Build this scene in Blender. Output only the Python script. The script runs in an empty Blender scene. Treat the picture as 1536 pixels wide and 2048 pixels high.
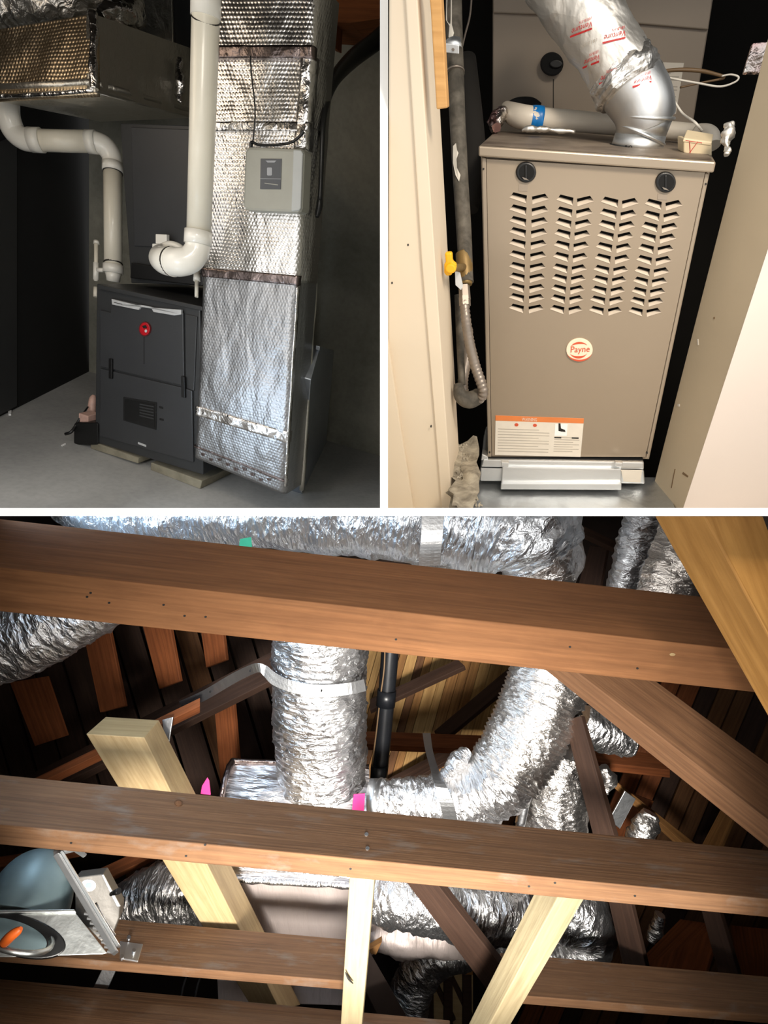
import bpy, bmesh, math, random
from mathutils import Vector as V, Matrix, noise as mnoise
from mathutils.geometry import tessellate_polygon
random.seed(7)
scene = bpy.context.scene
col = scene.collection

# ------------------------------------------------------------------ camera, world, lights, exposure
FPX = 1100.0                       # focal length in pixels of the 1536 x 2048 frame
PITCH = math.radians(-28)          # the camera looks down a little
CAM = V((0.0, 0.0, 2.6))
ROT = Matrix.Rotation(PITCH, 3, 'X')
def W(v): return ROT @ V(v) + CAM  # camera-aligned metres (right, depth, up) -> world

cam = bpy.data.cameras.new('camera'); camo = bpy.data.objects.new('camera', cam)
col.objects.link(camo); scene.camera = camo
cam.sensor_fit = 'VERTICAL'; cam.sensor_height = 36.0; cam.lens = 36.0 * FPX / 2048.0
cam.clip_start = 0.05; cam.clip_end = 60
camo.location = CAM; camo.rotation_euler = (math.pi/2 + PITCH, 0, 0)

world = bpy.data.worlds.new('white_surround'); scene.world = world; world.use_nodes = True  # even white surround, added to whiten the front edges of the slabs
world.node_tree.nodes['Background'].inputs[0].default_value = (1.0, 0.99, 0.97, 1)
world.node_tree.nodes['Background'].inputs[1].default_value = 1.05

scene.view_settings.view_transform = 'Standard'; scene.view_settings.look = 'None'
scene.view_settings.exposure = 0.0; scene.view_settings.gamma = 1.0
scene.view_settings.use_curve_mapping = False

def area(name, p, target, size, power, colour, size_y=None, spread=180):
    l = bpy.data.lights.new(name, 'AREA'); l.energy = power; l.color = colour; l.size = size
    if size_y: l.shape = 'RECTANGLE'; l.size_y = size_y
    l.spread = math.radians(spread)
    o = bpy.data.objects.new(name, l); col.objects.link(o)
    o.location = W(p); d = W(target) - W(p)
    o.rotation_euler = d.to_track_quat('-Z', 'Y').to_euler(); return o
LIGHTS = [
 ('basement_daylight',  (-1.30, .95, .30), (-1.15, 2.7, .02), .55, 4.4, (1.0, .98, .95), .5, 130),
 ('basement_bulb',      (-1.70, 1.35, 1.62), (-1.2, 2.4, 1.6), .7, 4.0, (1.0, .76, .50), None, 180),
 ('basement_fill',      (-.52, .95, 1.12), (-.50, 2.6, .95), .22, 2.7, (1.0, .92, .80), None, 150),  # unseen fill, added to brighten the upper foil and the back wall
 ('closet_hall_lamp',   (.62, -.55, .80), (.5, 1.4, .42), .35, 4.3, (1.0, .88, .73), None, 60),
 ('attic_work_light',   (.15, .25, -.98), (.0, 2.0, -.80), .30, 6.0, (1.0, .93, .84), None, 120),
 ('attic_depth_fill',  (.0, -1.0, -.74), (.0, 2.5, -1.75), .60, 56.0, (1.0, .95, .88), None, 62),  # unseen fill behind the camera, added to reach the deep timbers
 ('attic_vent_daylight',(-1.20, 1.85, -.05), (.3, 2.2, -.45), .40, 14.0, (.62, .80, 1.0), .15, 170),
]
for a in LIGHTS: area(*a)

# ------------------------------------------------------------------ geometry helpers
def ray(x, y): return V(((x-768)/FPX, 1.0, (1024-y)/FPX))
def P(x, y, d): return ray(x, y) * d
def updir(vx, vy): return -ray(vx, vy).normalized()
class Plane:
    def __init__(s, p, n):
        s.p = V(p); s.n = V(n).normalized()
        if s.n.dot(s.p) > 0: s.n = -s.n            # normal faces the viewer
    def on(s, x, y, off=0.0):
        r = ray(x, y); q = s.p + s.n*off
        return r * (q.dot(s.n) / r.dot(s.n))
    def shift(s, off): return Plane(s.p + s.n*off, s.n)
def plane3(a, b, c): return Plane(a, (b-a).cross(c-a))
class Cyl:
    def __init__(s, a, b, r): s.a = V(a); s.d = (V(b)-V(a)).normalized(); s.r = r
    def on(s, x, y, off=0.0):
        r = ray(x, y).normalized(); R = s.r + off
        dp = r - s.d*r.dot(s.d); oc = -s.a; op = oc - s.d*oc.dot(s.d)
        A = dp.dot(dp); B = 2*dp.dot(op); C = op.dot(op) - R*R
        disc = max(B*B - 4*A*C, 0.0)
        return r * ((-B - math.sqrt(disc)) / (2*A))

class G:
    def __init__(s): s.v = []; s.f = []; s.uv = []
    def add(s, verts, faces, uvs=None):
        b = len(s.v); s.v += [V(p) for p in verts]
        for i, f in enumerate(faces):
            s.f.append([b+k for k in f])
            if uvs: s.uv.append(uvs[i])
            else:
                p0 = V(verts[f[0]]); e = V(verts[f[1]]) - p0
                e = e.normalized() if e.length > 1e-9 else V((1,0,0))
                n = V((0,0,0))
                for k in range(1, len(f)-1): n += (V(verts[f[k]])-p0).cross(V(verts[f[k+1]])-p0)
                t = n.normalized().cross(e) if n.length > 1e-12 else V((0,0,1))
                s.uv.append([((V(verts[k])-p0).dot(e), (V(verts[k])-p0).dot(t)) for k in f])
        return s

def prism(poly, vec, g=None):
    g = g or G(); n = len(poly); vec = V(vec)
    vs = [V(p) for p in poly] + [V(p)+vec for p in poly]
    g.add(vs, [list(range(n)), list(range(2*n-1, n-1, -1))] + [[(i+1) % n, i, n+i, n+(i+1) % n] for i in range(n)])
    return g
def plate(pl, px, off=0.0, depth=0.02, g=None):
    """polygon of pixels on a plane, front face raised by off, running depth metres away from the viewer"""
    return prism([pl.on(x, y, off) for x, y in px], -pl.n*depth, g)
def box8(a, b, g=None):
    """a: four corners of one end, b: the four matching corners of the other; u runs along a->b"""
    g = g or G(); vs = [V(p) for p in a] + [V(p) for p in b]
    L = (V(b[0])-V(a[0])).length; o = random.uniform(0, 50); uvs = []; fs = []
    acc = 0
    for i in range(4):
        j = (i+1) % 4; w = (vs[j]-vs[i]).length
        fs.append([i, j, 4+j, 4+i]); uvs.append([(o, acc), (o, acc+w), (o+L, acc+w), (o+L, acc)]); acc += w + .13
    fs.append([3, 2, 1, 0]); fs.append([4, 5, 6, 7])
    for q in fs[4:]:
        p0 = vs[q[0]]; e = (vs[q[1]]-p0).normalized(); t = (vs[q[3]]-p0).normalized()
        uvs.append([((vs[k]-p0).dot(e)*.3+o, (vs[k]-p0).dot(t)) for k in q])
    g.add(vs, fs, uvs); return g
def catmull(pts, n):
    out = []; m = len(pts)
    for i in range(m-1):
        p0, p1, p2, p3 = pts[max(i-1, 0)], pts[i], pts[i+1], pts[min(i+2, m-1)]
        for k in range(n):
            t = k/n
            out.append([.5*((2*b)+(c-a)*t+(2*a-5*b+4*c-d)*t*t+(3*b-a-3*c+d)*t**3) for a, b, c, d in zip(p0, p1, p2, p3)])
    out.append(list(pts[-1])); return out
def tube(path, radii, seg=20, caps=True, g=None, amp=0.0, freq=12.0, ridge=0.0, pitch=.03, flat=None, seed=0.0):
    g = g or G(); pts = [V(p) for p in path]; n = len(pts)
    if not hasattr(radii, '__len__'): radii = [radii]*n
    T = []
    for i in range(n):
        T.append((pts[min(i+1, n-1)] - pts[max(i-1, 0)]).normalized())
    a = V((0, 0, 1)) if abs(T[0].z) < .9 else V((1, 0, 0))
    N = (a - T[0]*a.dot(T[0])).normalized(); vs = []; L = [0.0]
    for i in range(1, n): L.append(L[-1] + (pts[i]-pts[i-1]).length)
    for i in range(n):
        N = (N - T[i]*N.dot(T[i])).normalized(); B = T[i].cross(N)
        for k in range(seg):
            th = 2*math.pi*k/seg; d = N*math.cos(th) + B*math.sin(th); r = radii[i]
            if ridge: r += ridge*math.sin(2*math.pi*L[i]/pitch + 2.0*mnoise.noise(V((seed, th, L[i]*3))))
            if amp: 
                q = (pts[i]+d*r)*freq + V((seed, seed, 0))
                r += amp*(mnoise.noise(q) + .6*mnoise.noise(q*2.3) + .35*mnoise.noise(q*5.1))
            vs.append(pts[i] + d*r)
    fs = []; uvs = []; R = sum(radii)/n
    for i in range(n-1):
        for k in range(seg):
            k2 = (k+1) % seg
            fs.append([i*seg+k, i*seg+k2, (i+1)*seg+k2, (i+1)*seg+k])
            c0 = 2*math.pi*R*k/seg; c1 = 2*math.pi*R*(k+1)/seg
            uvs.append([(L[i], c0), (L[i], c1), (L[i+1], c1), (L[i+1], c0)])
    if caps:
        fs.append(list(range(seg-1, -1, -1))); uvs.append([(0, 0)]*seg)
        fs.append([(n-1)*seg+k for k in range(seg)]); uvs.append([(0, 0)]*seg)
    g.add(vs, fs, uvs); return g
def pxtube(pp, n=6, seg=20, g=None, **kw):
    """pp: (px, py, depth, radius in px)"""
    c = catmull([list(map(float, p)) for p in pp], n) if n > 1 else [list(p) for p in pp]
    return tube([P(a[0], a[1], a[2]) for a in c], [a[3]*a[2]/FPX for a in c], seg, g=g, **kw)
def ribbon(pts, side, thick, g=None):
    """a thin strip: pts centre line, side half-width vectors, thickness vector towards the viewer"""
    g = g or G(); n = len(pts); vs = []
    for p, s in zip(pts, side):
        p = V(p); s = V(s); t = -p.normalized()*thick
        vs += [p-s, p+s, p+s+t, p-s+t]
    fs = []
    for i in range(n-1):
        for k in range(4):
            fs.append([i*4+k, i*4+(k+1) % 4, (i+1)*4+(k+1) % 4, (i+1)*4+k])
    fs += [[3, 2, 1, 0], [(n-1)*4+k for k in range(4)]]
    g.add(vs, fs); return g
def pxribbon(pp, thick=.002, n=5, g=None):
    """pp: (px, py, depth, half-width px along x, half-width px along y)"""
    c = catmull([list(map(float, p)) for p in pp], n)
    return ribbon([P(a[0], a[1], a[2]) for a in c], [V((a[3], 0, -a[4]))*a[2]/FPX for a in c], thick, g)
def disc(pl, cx, cy, rx, ry, off, depth, seg=28, g=None, rot=0.0):
    c, s = math.cos(rot), math.sin(rot)
    px = [(cx + rx*math.cos(t)*c - ry*math.sin(t)*s, cy + rx*math.cos(t)*s + ry*math.sin(t)*c) for t in [2*math.pi*k/seg for k in range(seg)]]
    return plate(pl, px, off, depth, g)
def rrect(x0, y0, x1, y1, r, k=5):
    out = []
    for cx, cy, a in ((x1-r, y1-r, 0), (x0+r, y1-r, 90), (x0+r, y0+r, 180), (x1-r, y0+r, 270)):
        for i in range(k+1):
            t = math.radians(a + 90*i/k); out.append((cx + r*math.cos(t), cy + r*math.sin(t)))
    return out
def quadmap(tl, tr, br, bl):
    def f(u, v):
        return ((1-v)*((1-u)*tl[0]+u*tr[0]) + v*((1-u)*bl[0]+u*br[0]), (1-v)*((1-u)*tl[1]+u*tr[1]) + v*((1-u)*bl[1]+u*br[1]))
    return f

LOC = {}
CLIPS = []                         # (point, normal): what lies beyond is cut away, e.g. ducts ending at a gutter slab
def mk(name, g, mat, parent=None, smooth=False, bevel=0.0, weld=False):
    vs = [W(p) for p in g.v]
    if parent is not None: o0 = LOC[parent.name]
    else:
        o0 = V((sum(p.x for p in vs)/len(vs), sum(p.y for p in vs)/len(vs), min(p.z for p in vs)))
    me = bpy.data.meshes.new(name)
    me.from_pydata([p-o0 for p in vs], [], g.f)
    uvl = me.uv_layers.new(name='uv'); k = 0; flat = []
    for u in g.uv:
        for c in u: flat += [c[0], c[1]]
    uvl.data.foreach_set('uv', flat)
    me.materials.append(mat)
    if smooth: me.polygons.foreach_set('use_smooth', [len(f) == 4 or smooth == 2 for f in g.f])
    me.update()
    bm = bmesh.new(); bm.from_mesh(me); bmesh.ops.recalc_face_normals(bm, faces=bm.faces)
    for cp, cn in CLIPS:
        if any((p-cp).dot(cn) > 0 for p in g.v):
            r = bmesh.ops.bisect_plane(bm, geom=bm.verts[:]+bm.edges[:]+bm.faces[:], plane_co=W(cp)-o0, plane_no=ROT @ cn, clear_outer=True)
            ed = [e for e in r['geom_cut'] if isinstance(e, bmesh.types.BMEdge)]
            if ed: bmesh.ops.edgeloop_fill(bm, edges=ed)
    bm.to_mesh(me); bm.free()
    o = bpy.data.objects.new(name, me); col.objects.link(o)
    if parent is not None: o.parent = parent; LOC[o.name] = o0
    else: o.location = o0; LOC[o.name] = o0
    if bevel:
        m = o.modifiers.new('edge', 'BEVEL'); m.width = bevel; m.segments = 2; m.limit_method = 'ANGLE'; m.angle_limit = math.radians(40)
    return o
def tag(o, label, cat, group=None, kind=None):
    o['label'] = label; o['category'] = cat
    if group: o['group'] = group
    if kind: o['kind'] = kind
    return o
def struct(o, label, cat): return tag(o, label, cat, None, 'structure')
def thing(name, label, cat, base, group=None):
    o = bpy.data.objects.new(name, None); col.objects.link(o); o.empty_display_size = .05
    w = W(base); o.location = w; LOC[o.name] = w
    return tag(o, label, cat, group)

def text_mesh(s, shear=0.0):
    cu = bpy.data.curves.new('lettering', 'FONT'); cu.body = s; cu.size = 1.0; cu.shear = shear; cu.resolution_u = 3
    to = bpy.data.objects.new('lettering', cu); col.objects.link(to)
    dg = bpy.context.evaluated_depsgraph_get(); dg.update()
    me = to.evaluated_get(dg).to_mesh()
    vs = [v.co.copy() for v in me.vertices]; fs = [list(p.vertices) for p in me.polygons]
    to.evaluated_get(dg).to_mesh_clear(); bpy.data.objects.remove(to); bpy.data.curves.remove(cu)
    x0 = min(v.x for v in vs); x1 = max(v.x for v in vs); y0 = min(v.y for v in vs); y1 = max(v.y for v in vs)
    return [((v.x-x0)/(x1-x0), (v.y-y0)/(y1-y0)) for v in vs], fs
def text_on(name, surf, s, org, ex, ey, mat, parent, off=.001, shear=0.0):
    """org: pixel of the lower left corner, ex: pixel vector of the whole line, ey: pixel vector of the height"""
    vs, fs = text_mesh(s, shear)
    g = G(); g.add([surf.on(org[0]+u*ex[0]+v*ey[0], org[1]+u*ex[1]+v*ey[1], off) for u, v in vs], fs)
    return mk(name, g, mat, parent)

# ------------------------------------------------------------------ materials (procedural, node based)
def nd(nt, t, **k):
    n = nt.nodes.new(t)
    for a, b in k.items(): setattr(n, a, b)
    return n
def base_mat(name, rough=.5, metal=0.0, color=(.5, .5, .5)):
    m = bpy.data.materials.new(name); m.use_nodes = True; nt = m.node_tree
    b = nt.nodes['Principled BSDF']; b.inputs['Roughness'].default_value = rough; b.inputs['Metallic'].default_value = metal
    b.inputs['Base Color'].default_value = (*color, 1); return m, nt, b
def lin(r, g, b): return tuple((c/255/12.92 if c <= 10 else ((c/255+.055)/1.055)**2.4) for c in (r, g, b))
def ramp(nt, fac, stops):
    r = nd(nt, 'ShaderNodeValToRGB'); e = r.color_ramp.elements
    while len(e) < len(stops): e.new(.5)
    for el, (p, c) in zip(e, stops): el.position = p; el.color = (*c, 1)
    nt.links.new(fac, r.inputs[0]); return r.outputs[0]
def coords(nt, kind='UV', scale=(1, 1, 1), rot=(0, 0, 0)):
    t = nd(nt, 'ShaderNodeTexCoord'); mp = nd(nt, 'ShaderNodeMapping')
    mp.inputs['Scale'].default_value = scale; mp.inputs['Rotation'].default_value = rot
    nt.links.new(t.outputs[kind], mp.inputs[0]); return mp.outputs[0]
def noise(nt, vec, scale, detail=4, rough=.5, dist=0.0):
    n = nd(nt, 'ShaderNodeTexNoise'); n.inputs['Scale'].default_value = scale; n.inputs['Detail'].default_value = detail
    n.inputs['Roughness'].default_value = rough; n.inputs['Distortion'].default_value = dist
    nt.links.new(vec, n.inputs['Vector']); return n.outputs[0]
def bump(nt, b, h, strength, dist=.01, prev=None):
    n = nd(nt, 'ShaderNodeBump'); n.inputs['Strength'].default_value = strength; n.inputs['Distance'].default_value = dist
    nt.links.new(h, n.inputs['Height'])
    if prev is not None: nt.links.new(prev, n.inputs['Normal'])
    nt.links.new(n.outputs[0], b.inputs['Normal']); return n.outputs[0]
def mix(nt, fac, a, b, mode='MIX'):
    m = nd(nt, 'ShaderNodeMix'); m.data_type = 'RGBA'; m.blend_type = mode
    for sock, val in ((m.inputs[0], fac), (m.inputs[6], a), (m.inputs[7], b)):
        if hasattr(val, 'is_output'): nt.links.new(val, sock)
        elif isinstance(val, tuple): sock.default_value = (*val, 1)
        else: sock.default_value = val
    return m.outputs[2]
def mth(nt, op, a, b=None):
    n = nd(nt, 'ShaderNodeMath'); n.operation = op
    for i, x in enumerate((a, b)):
        if x is None: continue
        if hasattr(x, 'is_output'): nt.links.new(x, n.inputs[i])
        else: n.inputs[i].default_value = x
    return n.outputs[0]

def plain(name, color, rough=.5, metal=0.0, var=.12, scale=18.0, bmp=0.0, coat=0.0):
    m, nt, b = base_mat(name, rough, metal, color)
    v = coords(nt, 'Object'); n = noise(nt, v, scale, 5)
    lo = tuple(c*(1-var) for c in color); hi = tuple(min(c*(1+var), 1) for c in color)
    nt.links.new(ramp(nt, n, [(.3, lo), (.7, hi)]), b.inputs['Base Color'])
    if bmp: bump(nt, b, noise(nt, v, scale*5, 4), bmp, .004)
    if coat: b.inputs['Coat Weight'].default_value = coat
    return m
def wood(name, dark, light, rough=.75, grain=1.0, dust=None):
    m, nt, b = base_mat(name, rough)
    v = coords(nt, 'UV', (1.3, 40*grain, 1)); n1 = noise(nt, v, 1.6, 5, .55, .35)
    v2 = coords(nt, 'UV', (3.2, 9, 1)); n2 = noise(nt, v2, 1.6, 6, .65, .4)
    v3 = coords(nt, 'UV', (9, 130*grain, 1)); n3 = noise(nt, v3, 1.0, 3)
    mid = tuple((a+c)/2 for a, c in zip(dark, light))
    c1 = ramp(nt, n1, [(.12, dark), (.5, mid), (.88, light)])
    c2 = ramp(nt, n2, [(.3, (.72, .68, .66)), (.65, (1.0, 1.0, 1.0))])
    c = mix(nt, .75, c1, c2, 'MULTIPLY')
    c = mix(nt, .3, c, ramp(nt, n3, [(.3, (.6, .56, .52)), (.6, (1, 1, 1))]), 'MULTIPLY')
    if dust:
        nn = noise(nt, coords(nt, 'UV', (3, 5, 1)), 2.2, 5, .6)
        c = mix(nt, ramp(nt, nn, [(.55, (0, 0, 0)), (.75, (.6, .6, .6))]), c, dust)
    nt.links.new(c, b.inputs['Base Color']); bump(nt, b, n1, .25, .004); b.inputs['Specular IOR Level'].default_value = .25
    return m
def foil(name, color, rough=.28, crinkle=1.0, scale=22.0, stretch=(1, 1, 1), fine=1.0, tint=None, metal=1.0):
    m, nt, b = base_mat(name, rough, metal, color)
    v = coords(nt, 'UV', stretch)
    n1 = noise(nt, v, scale, 3, .55, .8); vo = nd(nt, 'ShaderNodeTexVoronoi'); vo.inputs['Scale'].default_value = scale*1.4
    vo.feature = 'F1'; nt.links.new(v, vo.inputs['Vector'])
    n2 = noise(nt, v, scale*4.5, 3, .6)
    p = bump(nt, b, vo.outputs['Distance'], .55*crinkle, .012)
    p = bump(nt, b, n1, .6*crinkle, .02, p); bump(nt, b, n2, .35*fine, .006, p)
    if tint:
        nt.links.new(mix(nt, ramp(nt, noise(nt, v, scale*.25, 3), [(.4, (0, 0, 0)), (.62, (1, 1, 1))]), color, tint), b.inputs['Base Color'])
    return m
def bubble_foil(name, color, pitch=.017, strength=.4, rough=.27):
    """reflective bubble-wrap insulation: staggered round bumps in rows"""
    m, nt, b = base_mat(name, rough, 1.0, color)
    t = nd(nt, 'ShaderNodeTexCoord'); s = nd(nt, 'ShaderNodeSeparateXYZ'); nt.links.new(t.outputs['UV'], s.inputs[0])
    wob = mth(nt, 'MULTIPLY', noise(nt, coords(nt, 'UV'), 7, 2), .6)
    yv = mth(nt, 'ADD', mth(nt, 'MULTIPLY', s.outputs[1], 1/(pitch*.9)), wob)
    xo = mth(nt, 'MULTIPLY', mth(nt, 'MODULO', mth(nt, 'FLOOR', yv), 2.0), .5)
    xv = mth(nt, 'ADD', mth(nt, 'ADD', mth(nt, 'MULTIPLY', s.outputs[0], 1/pitch), wob), xo)
    a = mth(nt, 'SUBTRACT', mth(nt, 'FRACT', xv), .5); c = mth(nt, 'SUBTRACT', mth(nt, 'FRACT', yv), .5)
    d2 = mth(nt, 'ADD', mth(nt, 'MULTIPLY', a, a), mth(nt, 'MULTIPLY', c, c))
    h = mth(nt, 'MAXIMUM', mth(nt, 'SUBTRACT', 1.0, mth(nt, 'MULTIPLY', d2, 4.6)), 0.0)
    big = noise(nt, coords(nt, 'UV', (5, 2.2, 1)), 1.8, 3, .5, .3)
    fine = noise(nt, coords(nt, 'UV', (60, 18, 1)), 1.5, 3)
    p = bump(nt, b, big, .35, .05); p = bump(nt, b, fine, .25, .006, p); bump(nt, b, h, strength, .004, p)
    return m
def concrete(name, a, c, rough=.8, scale=1.6, spec=.3):
    m, nt, b = base_mat(name, rough); v = coords(nt, 'Object')
    n = noise(nt, v, scale, 7, .6, .4); n2 = noise(nt, v, 40, 3)
    k = ramp(nt, n, [(.32, a), (.68, c)])
    nt.links.new(mix(nt, .25, k, ramp(nt, n2, [(.3, (.6, .6, .6)), (.6, (1, 1, 1))]), 'MULTIPLY'), b.inputs['Base Color'])
    bump(nt, b, n2, .15, .004); b.inputs['Specular IOR Level'].default_value = spec
    return m
M = {}
M['white_paint'] = plain('white_paint', (.93, .93, .92), .6, 0, .02)
M['basement_concrete'] = concrete('basement_concrete', lin(118, 119, 109), lin(178, 174, 160), .85, 1.4)
M['black_wall'] = plain('black_wall', lin(16, 15, 14), .9, 0, .2, 3)
M['basement_floor'] = concrete('basement_floor', lin(150, 150, 148), lin(186, 185, 182), .75, 1.2, .4)
M['dark_ceiling'] = plain('dark_ceiling', lin(40, 34, 28), .9, 0, .2, 4)
M['graphite'] = plain('graphite', lin(50, 51, 52), .45, .1, .05, 6)
M['graphite_door'] = plain('graphite_door', lin(54, 55, 57), .42, .1, .05, 6)
M['black_plastic'] = plain('black_plastic', lin(18, 18, 18), .4, 0, .1)
M['flat_black'] = plain('flat_black', lin(9, 9, 9), .9, 0, .2)  # flat black for black parts and for shaded gaps put in colour
M['silver'] = plain('silver', lin(205, 207, 208), .35, .3, .04)
M['dark_red'] = plain('dark_red', lin(96, 22, 26), .4)
M['red_enamel'] = plain('red_enamel', lin(176, 24, 34), .25, 0, .15, 60, 0, .6)
M['pvc'] = plain('pvc', lin(226, 220, 204), .3, 0, .04, 7, 0, .15)
M['pvc_fitting'] = plain('pvc_fitting', lin(232, 229, 220), .25, 0, .03, 7, 0, .3)
M['primer_line'] = plain('primer_line', lin(40, 36, 32), .6)
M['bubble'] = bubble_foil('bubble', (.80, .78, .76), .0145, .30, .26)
M['bubble_dimmed'] = bubble_foil('bubble_dimmed', (.38, .38, .385), .0145, .20, .42)  # same foil with its colour dimmed for the grey reflection at the foot
M['bubble_reflect_gold'] = bubble_foil('bubble_reflect_gold', (.86, .68, .46), .016, .42, .36)  # warm reflection put into the colour of the silver foil
M['foil_tape'] = foil('foil_tape', (.78, .76, .74), .22, 1.2, 14)
M['dark_tape'] = foil('dark_tape', (.20, .16, .15), .3, .8, 12)
M['foil_soft'] = foil('foil_soft', (.66, .63, .56), .46, .6, 14)
M['foil_crumple'] = foil('foil_crumple', (.84, .82, .78), .38, 1.2, 18)
M['control_grey'] = plain('control_grey', lin(156, 155, 145), .45, 0, .03)
M['screen_grey'] = plain('screen_grey', lin(74, 76, 80), .3, 0, .05)
M['print_light'] = plain('print_light', lin(150, 152, 156), .5)
M['galvanised'] = foil('galvanised', (.50, .54, .60), .38, .25, 7, (1, 1, 1), .3)
M['joist'] = wood('joist', lin(88, 48, 22), lin(150, 88, 44))
M['block'] = concrete('block', lin(120, 114, 98), lin(150, 144, 126), .9, 6)
M['bottle'] = plain('bottle', lin(196, 160, 146), .35, 0, .12, 40)
# closet
M['wall_cream'] = plain('wall_cream', lin(220, 204, 180), .7, 0, .04, 3, .15)
M['jamb_tan'] = plain('jamb_tan', lin(188, 172, 146), .65, 0, .06, 3, .12)
M['wall_pink'] = plain('wall_pink', lin(226, 214, 204), .75, 0, .02, 2)
M['pine_strip'] = wood('pine_strip', lin(190, 140, 80), lin(226, 178, 116), .6)
M['enamel_taupe'] = plain('enamel_taupe', lin(158, 143, 124), .38, .35, .03, 3)
M['enamel_cap'] = plain('enamel_cap', lin(160, 146, 128), .35, .35, .04, 3)
M['mottled_cap'] = concrete('mottled_cap', lin(92, 80, 70), lin(150, 136, 120), .5, 7)  # darker, blotchy top face of the cap
M['coil_panel'] = plain('coil_panel', lin(150, 137, 122), .5, .2, .04, 3)
M['louver_fin_lit'] = plain('louver_fin_lit', lin(226, 212, 194), .4, .2, .03, 9)  # panel enamel lightened: light on the upturned fins put into the colour
M['bright_steel'] = foil('bright_steel', (.80, .82, .83), .42, .18, 6, (1, 1, 1), .3)
M['sheet_floor'] = foil('sheet_floor', (.52, .54, .55), .42, .35, 6, (1, 1, 1), .5)
M['label_white'] = plain('label_white', lin(228, 220, 206), .55, 0, .03, 40)
M['label_orange'] = plain('label_orange', lin(222, 128, 66), .55, 0, .05)
M['badge_cream'] = plain('badge_cream', lin(244, 222, 196), .4, 0, .03)
M['badge_orange'] = plain('badge_orange', lin(208, 84, 52), .45, 0, .05)
M['print_grey'] = plain('print_grey', lin(180, 172, 160), .6)
M['print_black'] = plain('print_black', lin(26, 24, 22), .6)
M['print_red'] = plain('print_red', lin(196, 44, 44), .5)
M['black_iron'] = concrete('black_iron', lin(58, 54, 47), lin(104, 98, 88), .7, 30)
M['white_smear'] = plain('white_smear', lin(214, 208, 196), .7)
M['valve_yellow'] = plain('valve_yellow', lin(238, 178, 20), .4, 0, .06)
M['brass'] = plain('brass', lin(128, 104, 62), .5, .5, .15, 40)
M['flex_steel'] = plain('flex_steel', lin(138, 128, 118), .4, .6, .1, 40)
M['pvc_white'] = plain('pvc_white', lin(226, 216, 200), .35, 0, .04)
M['blue_tape'] = plain('blue_tape', lin(20, 120, 196), .35, 0, .2, 60)
M['beige_plastic'] = plain('beige_plastic', lin(222, 204, 170), .5, 0, .03)
M['white_wire'] = plain('white_wire', lin(232, 226, 214), .4)
M['brown_wire'] = plain('brown_wire', lin(110, 86, 58), .5)
M['vent_foil'] = foil('vent_foil', (.88, .85, .79), .5, 1.0, 9, (1, 1, 1), .6)
M['red_print_foil'] = foil('red_print_foil', (.80, .76, .72), .3, 1.2, 26, (1, 1, 1), 1, (.75, .16, .16))
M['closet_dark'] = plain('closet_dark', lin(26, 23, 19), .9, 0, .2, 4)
M['plaster'] = concrete('plaster', lin(120, 112, 98), lin(190, 180, 160), .9, 30)
# attic
M['beam_old'] = wood('beam_old', lin(108, 73, 46), lin(156, 108, 70))
M['beam_mid'] = wood('beam_mid', lin(88, 64, 46), lin(144, 106, 74), .75, 1.3, (.22, .19, .16))
M['beam_near'] = wood('beam_near', lin(150, 104, 48), lin(206, 156, 88), .6, .6)
M['brace_brown'] = wood('brace_brown', lin(92, 66, 48), lin(150, 110, 78))
M['truss_dark'] = wood('truss_dark', lin(42, 29, 23), lin(74, 53, 41))
M['rafter_red'] = wood('rafter_red', lin(84, 46, 24), lin(156, 90, 50))
M['new_pine'] = wood('new_pine', lin(164, 138, 96), lin(198, 174, 132), .6, .7)
M['new_pine_pale'] = wood('new_pine_pale', lin(152, 138, 106), lin(184, 170, 136), .6, .7)
M['deck_a'] = wood('deck_a', lin(104, 70, 38), lin(178, 130, 76))
M['deck_b'] = wood('deck_b', lin(72, 48, 30), lin(126, 86, 52))
M['deck_c'] = wood('deck_c', lin(140, 104, 60), lin(204, 164, 104))
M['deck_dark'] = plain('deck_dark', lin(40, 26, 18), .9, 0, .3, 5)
M['flex_foil'] = foil('flex_foil', (.90, .90, .91), .36, 1.1, 22, (2.0, .8, 1), 1.6)
M['flex_foil_daylit'] = foil('flex_foil_daylit', (.84, .90, .97), .36, 1.1, 22, (2.0, .7, 1), 1.6)  # reflected bluish light put into the foil colour
M['flex_foil_warm'] = foil('flex_foil_warm', (.90, .87, .84), .36, 1.0, 22, (2.0, .8, 1), 1.4)
M['box_foil'] = foil('box_foil', (.72, .70, .71), .28, .55, 12, (.5, 2.2, 1), 1.0)
M['box_foil_pink'] = foil('box_foil_pink', (.70, .60, .56), .5, .45, 12, (2.4, .4, 1), .8, None, .35)
M['strap'] = foil('strap', (.62, .64, .66), .4, .12, 6)
M['can_steel'] = foil('can_steel', (.62, .64, .62), .4, .22, 8, (1, 1, 1), .4)
M['box_steel'] = foil('box_steel', (.17, .16, .145), .55, .2, 8, (1, 1, 1), .4, None, .6)
M['side_grey'] = plain('side_grey', lin(172, 174, 172), .45, 0, .03)
M['can_dome'] = plain('can_dome', lin(120, 140, 144), .45, .3, .15, 9)
M['pipe_black'] = plain('pipe_black', lin(24, 26, 30), .35, 0, .2)
M['pink_tag'] = plain('pink_tag', lin(236, 66, 140), .5, 0, .05)
M['orange_nut'] = plain('orange_nut', lin(240, 110, 40), .45)
M['green_tag'] = plain('green_tag', lin(70, 200, 160), .5)

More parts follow.
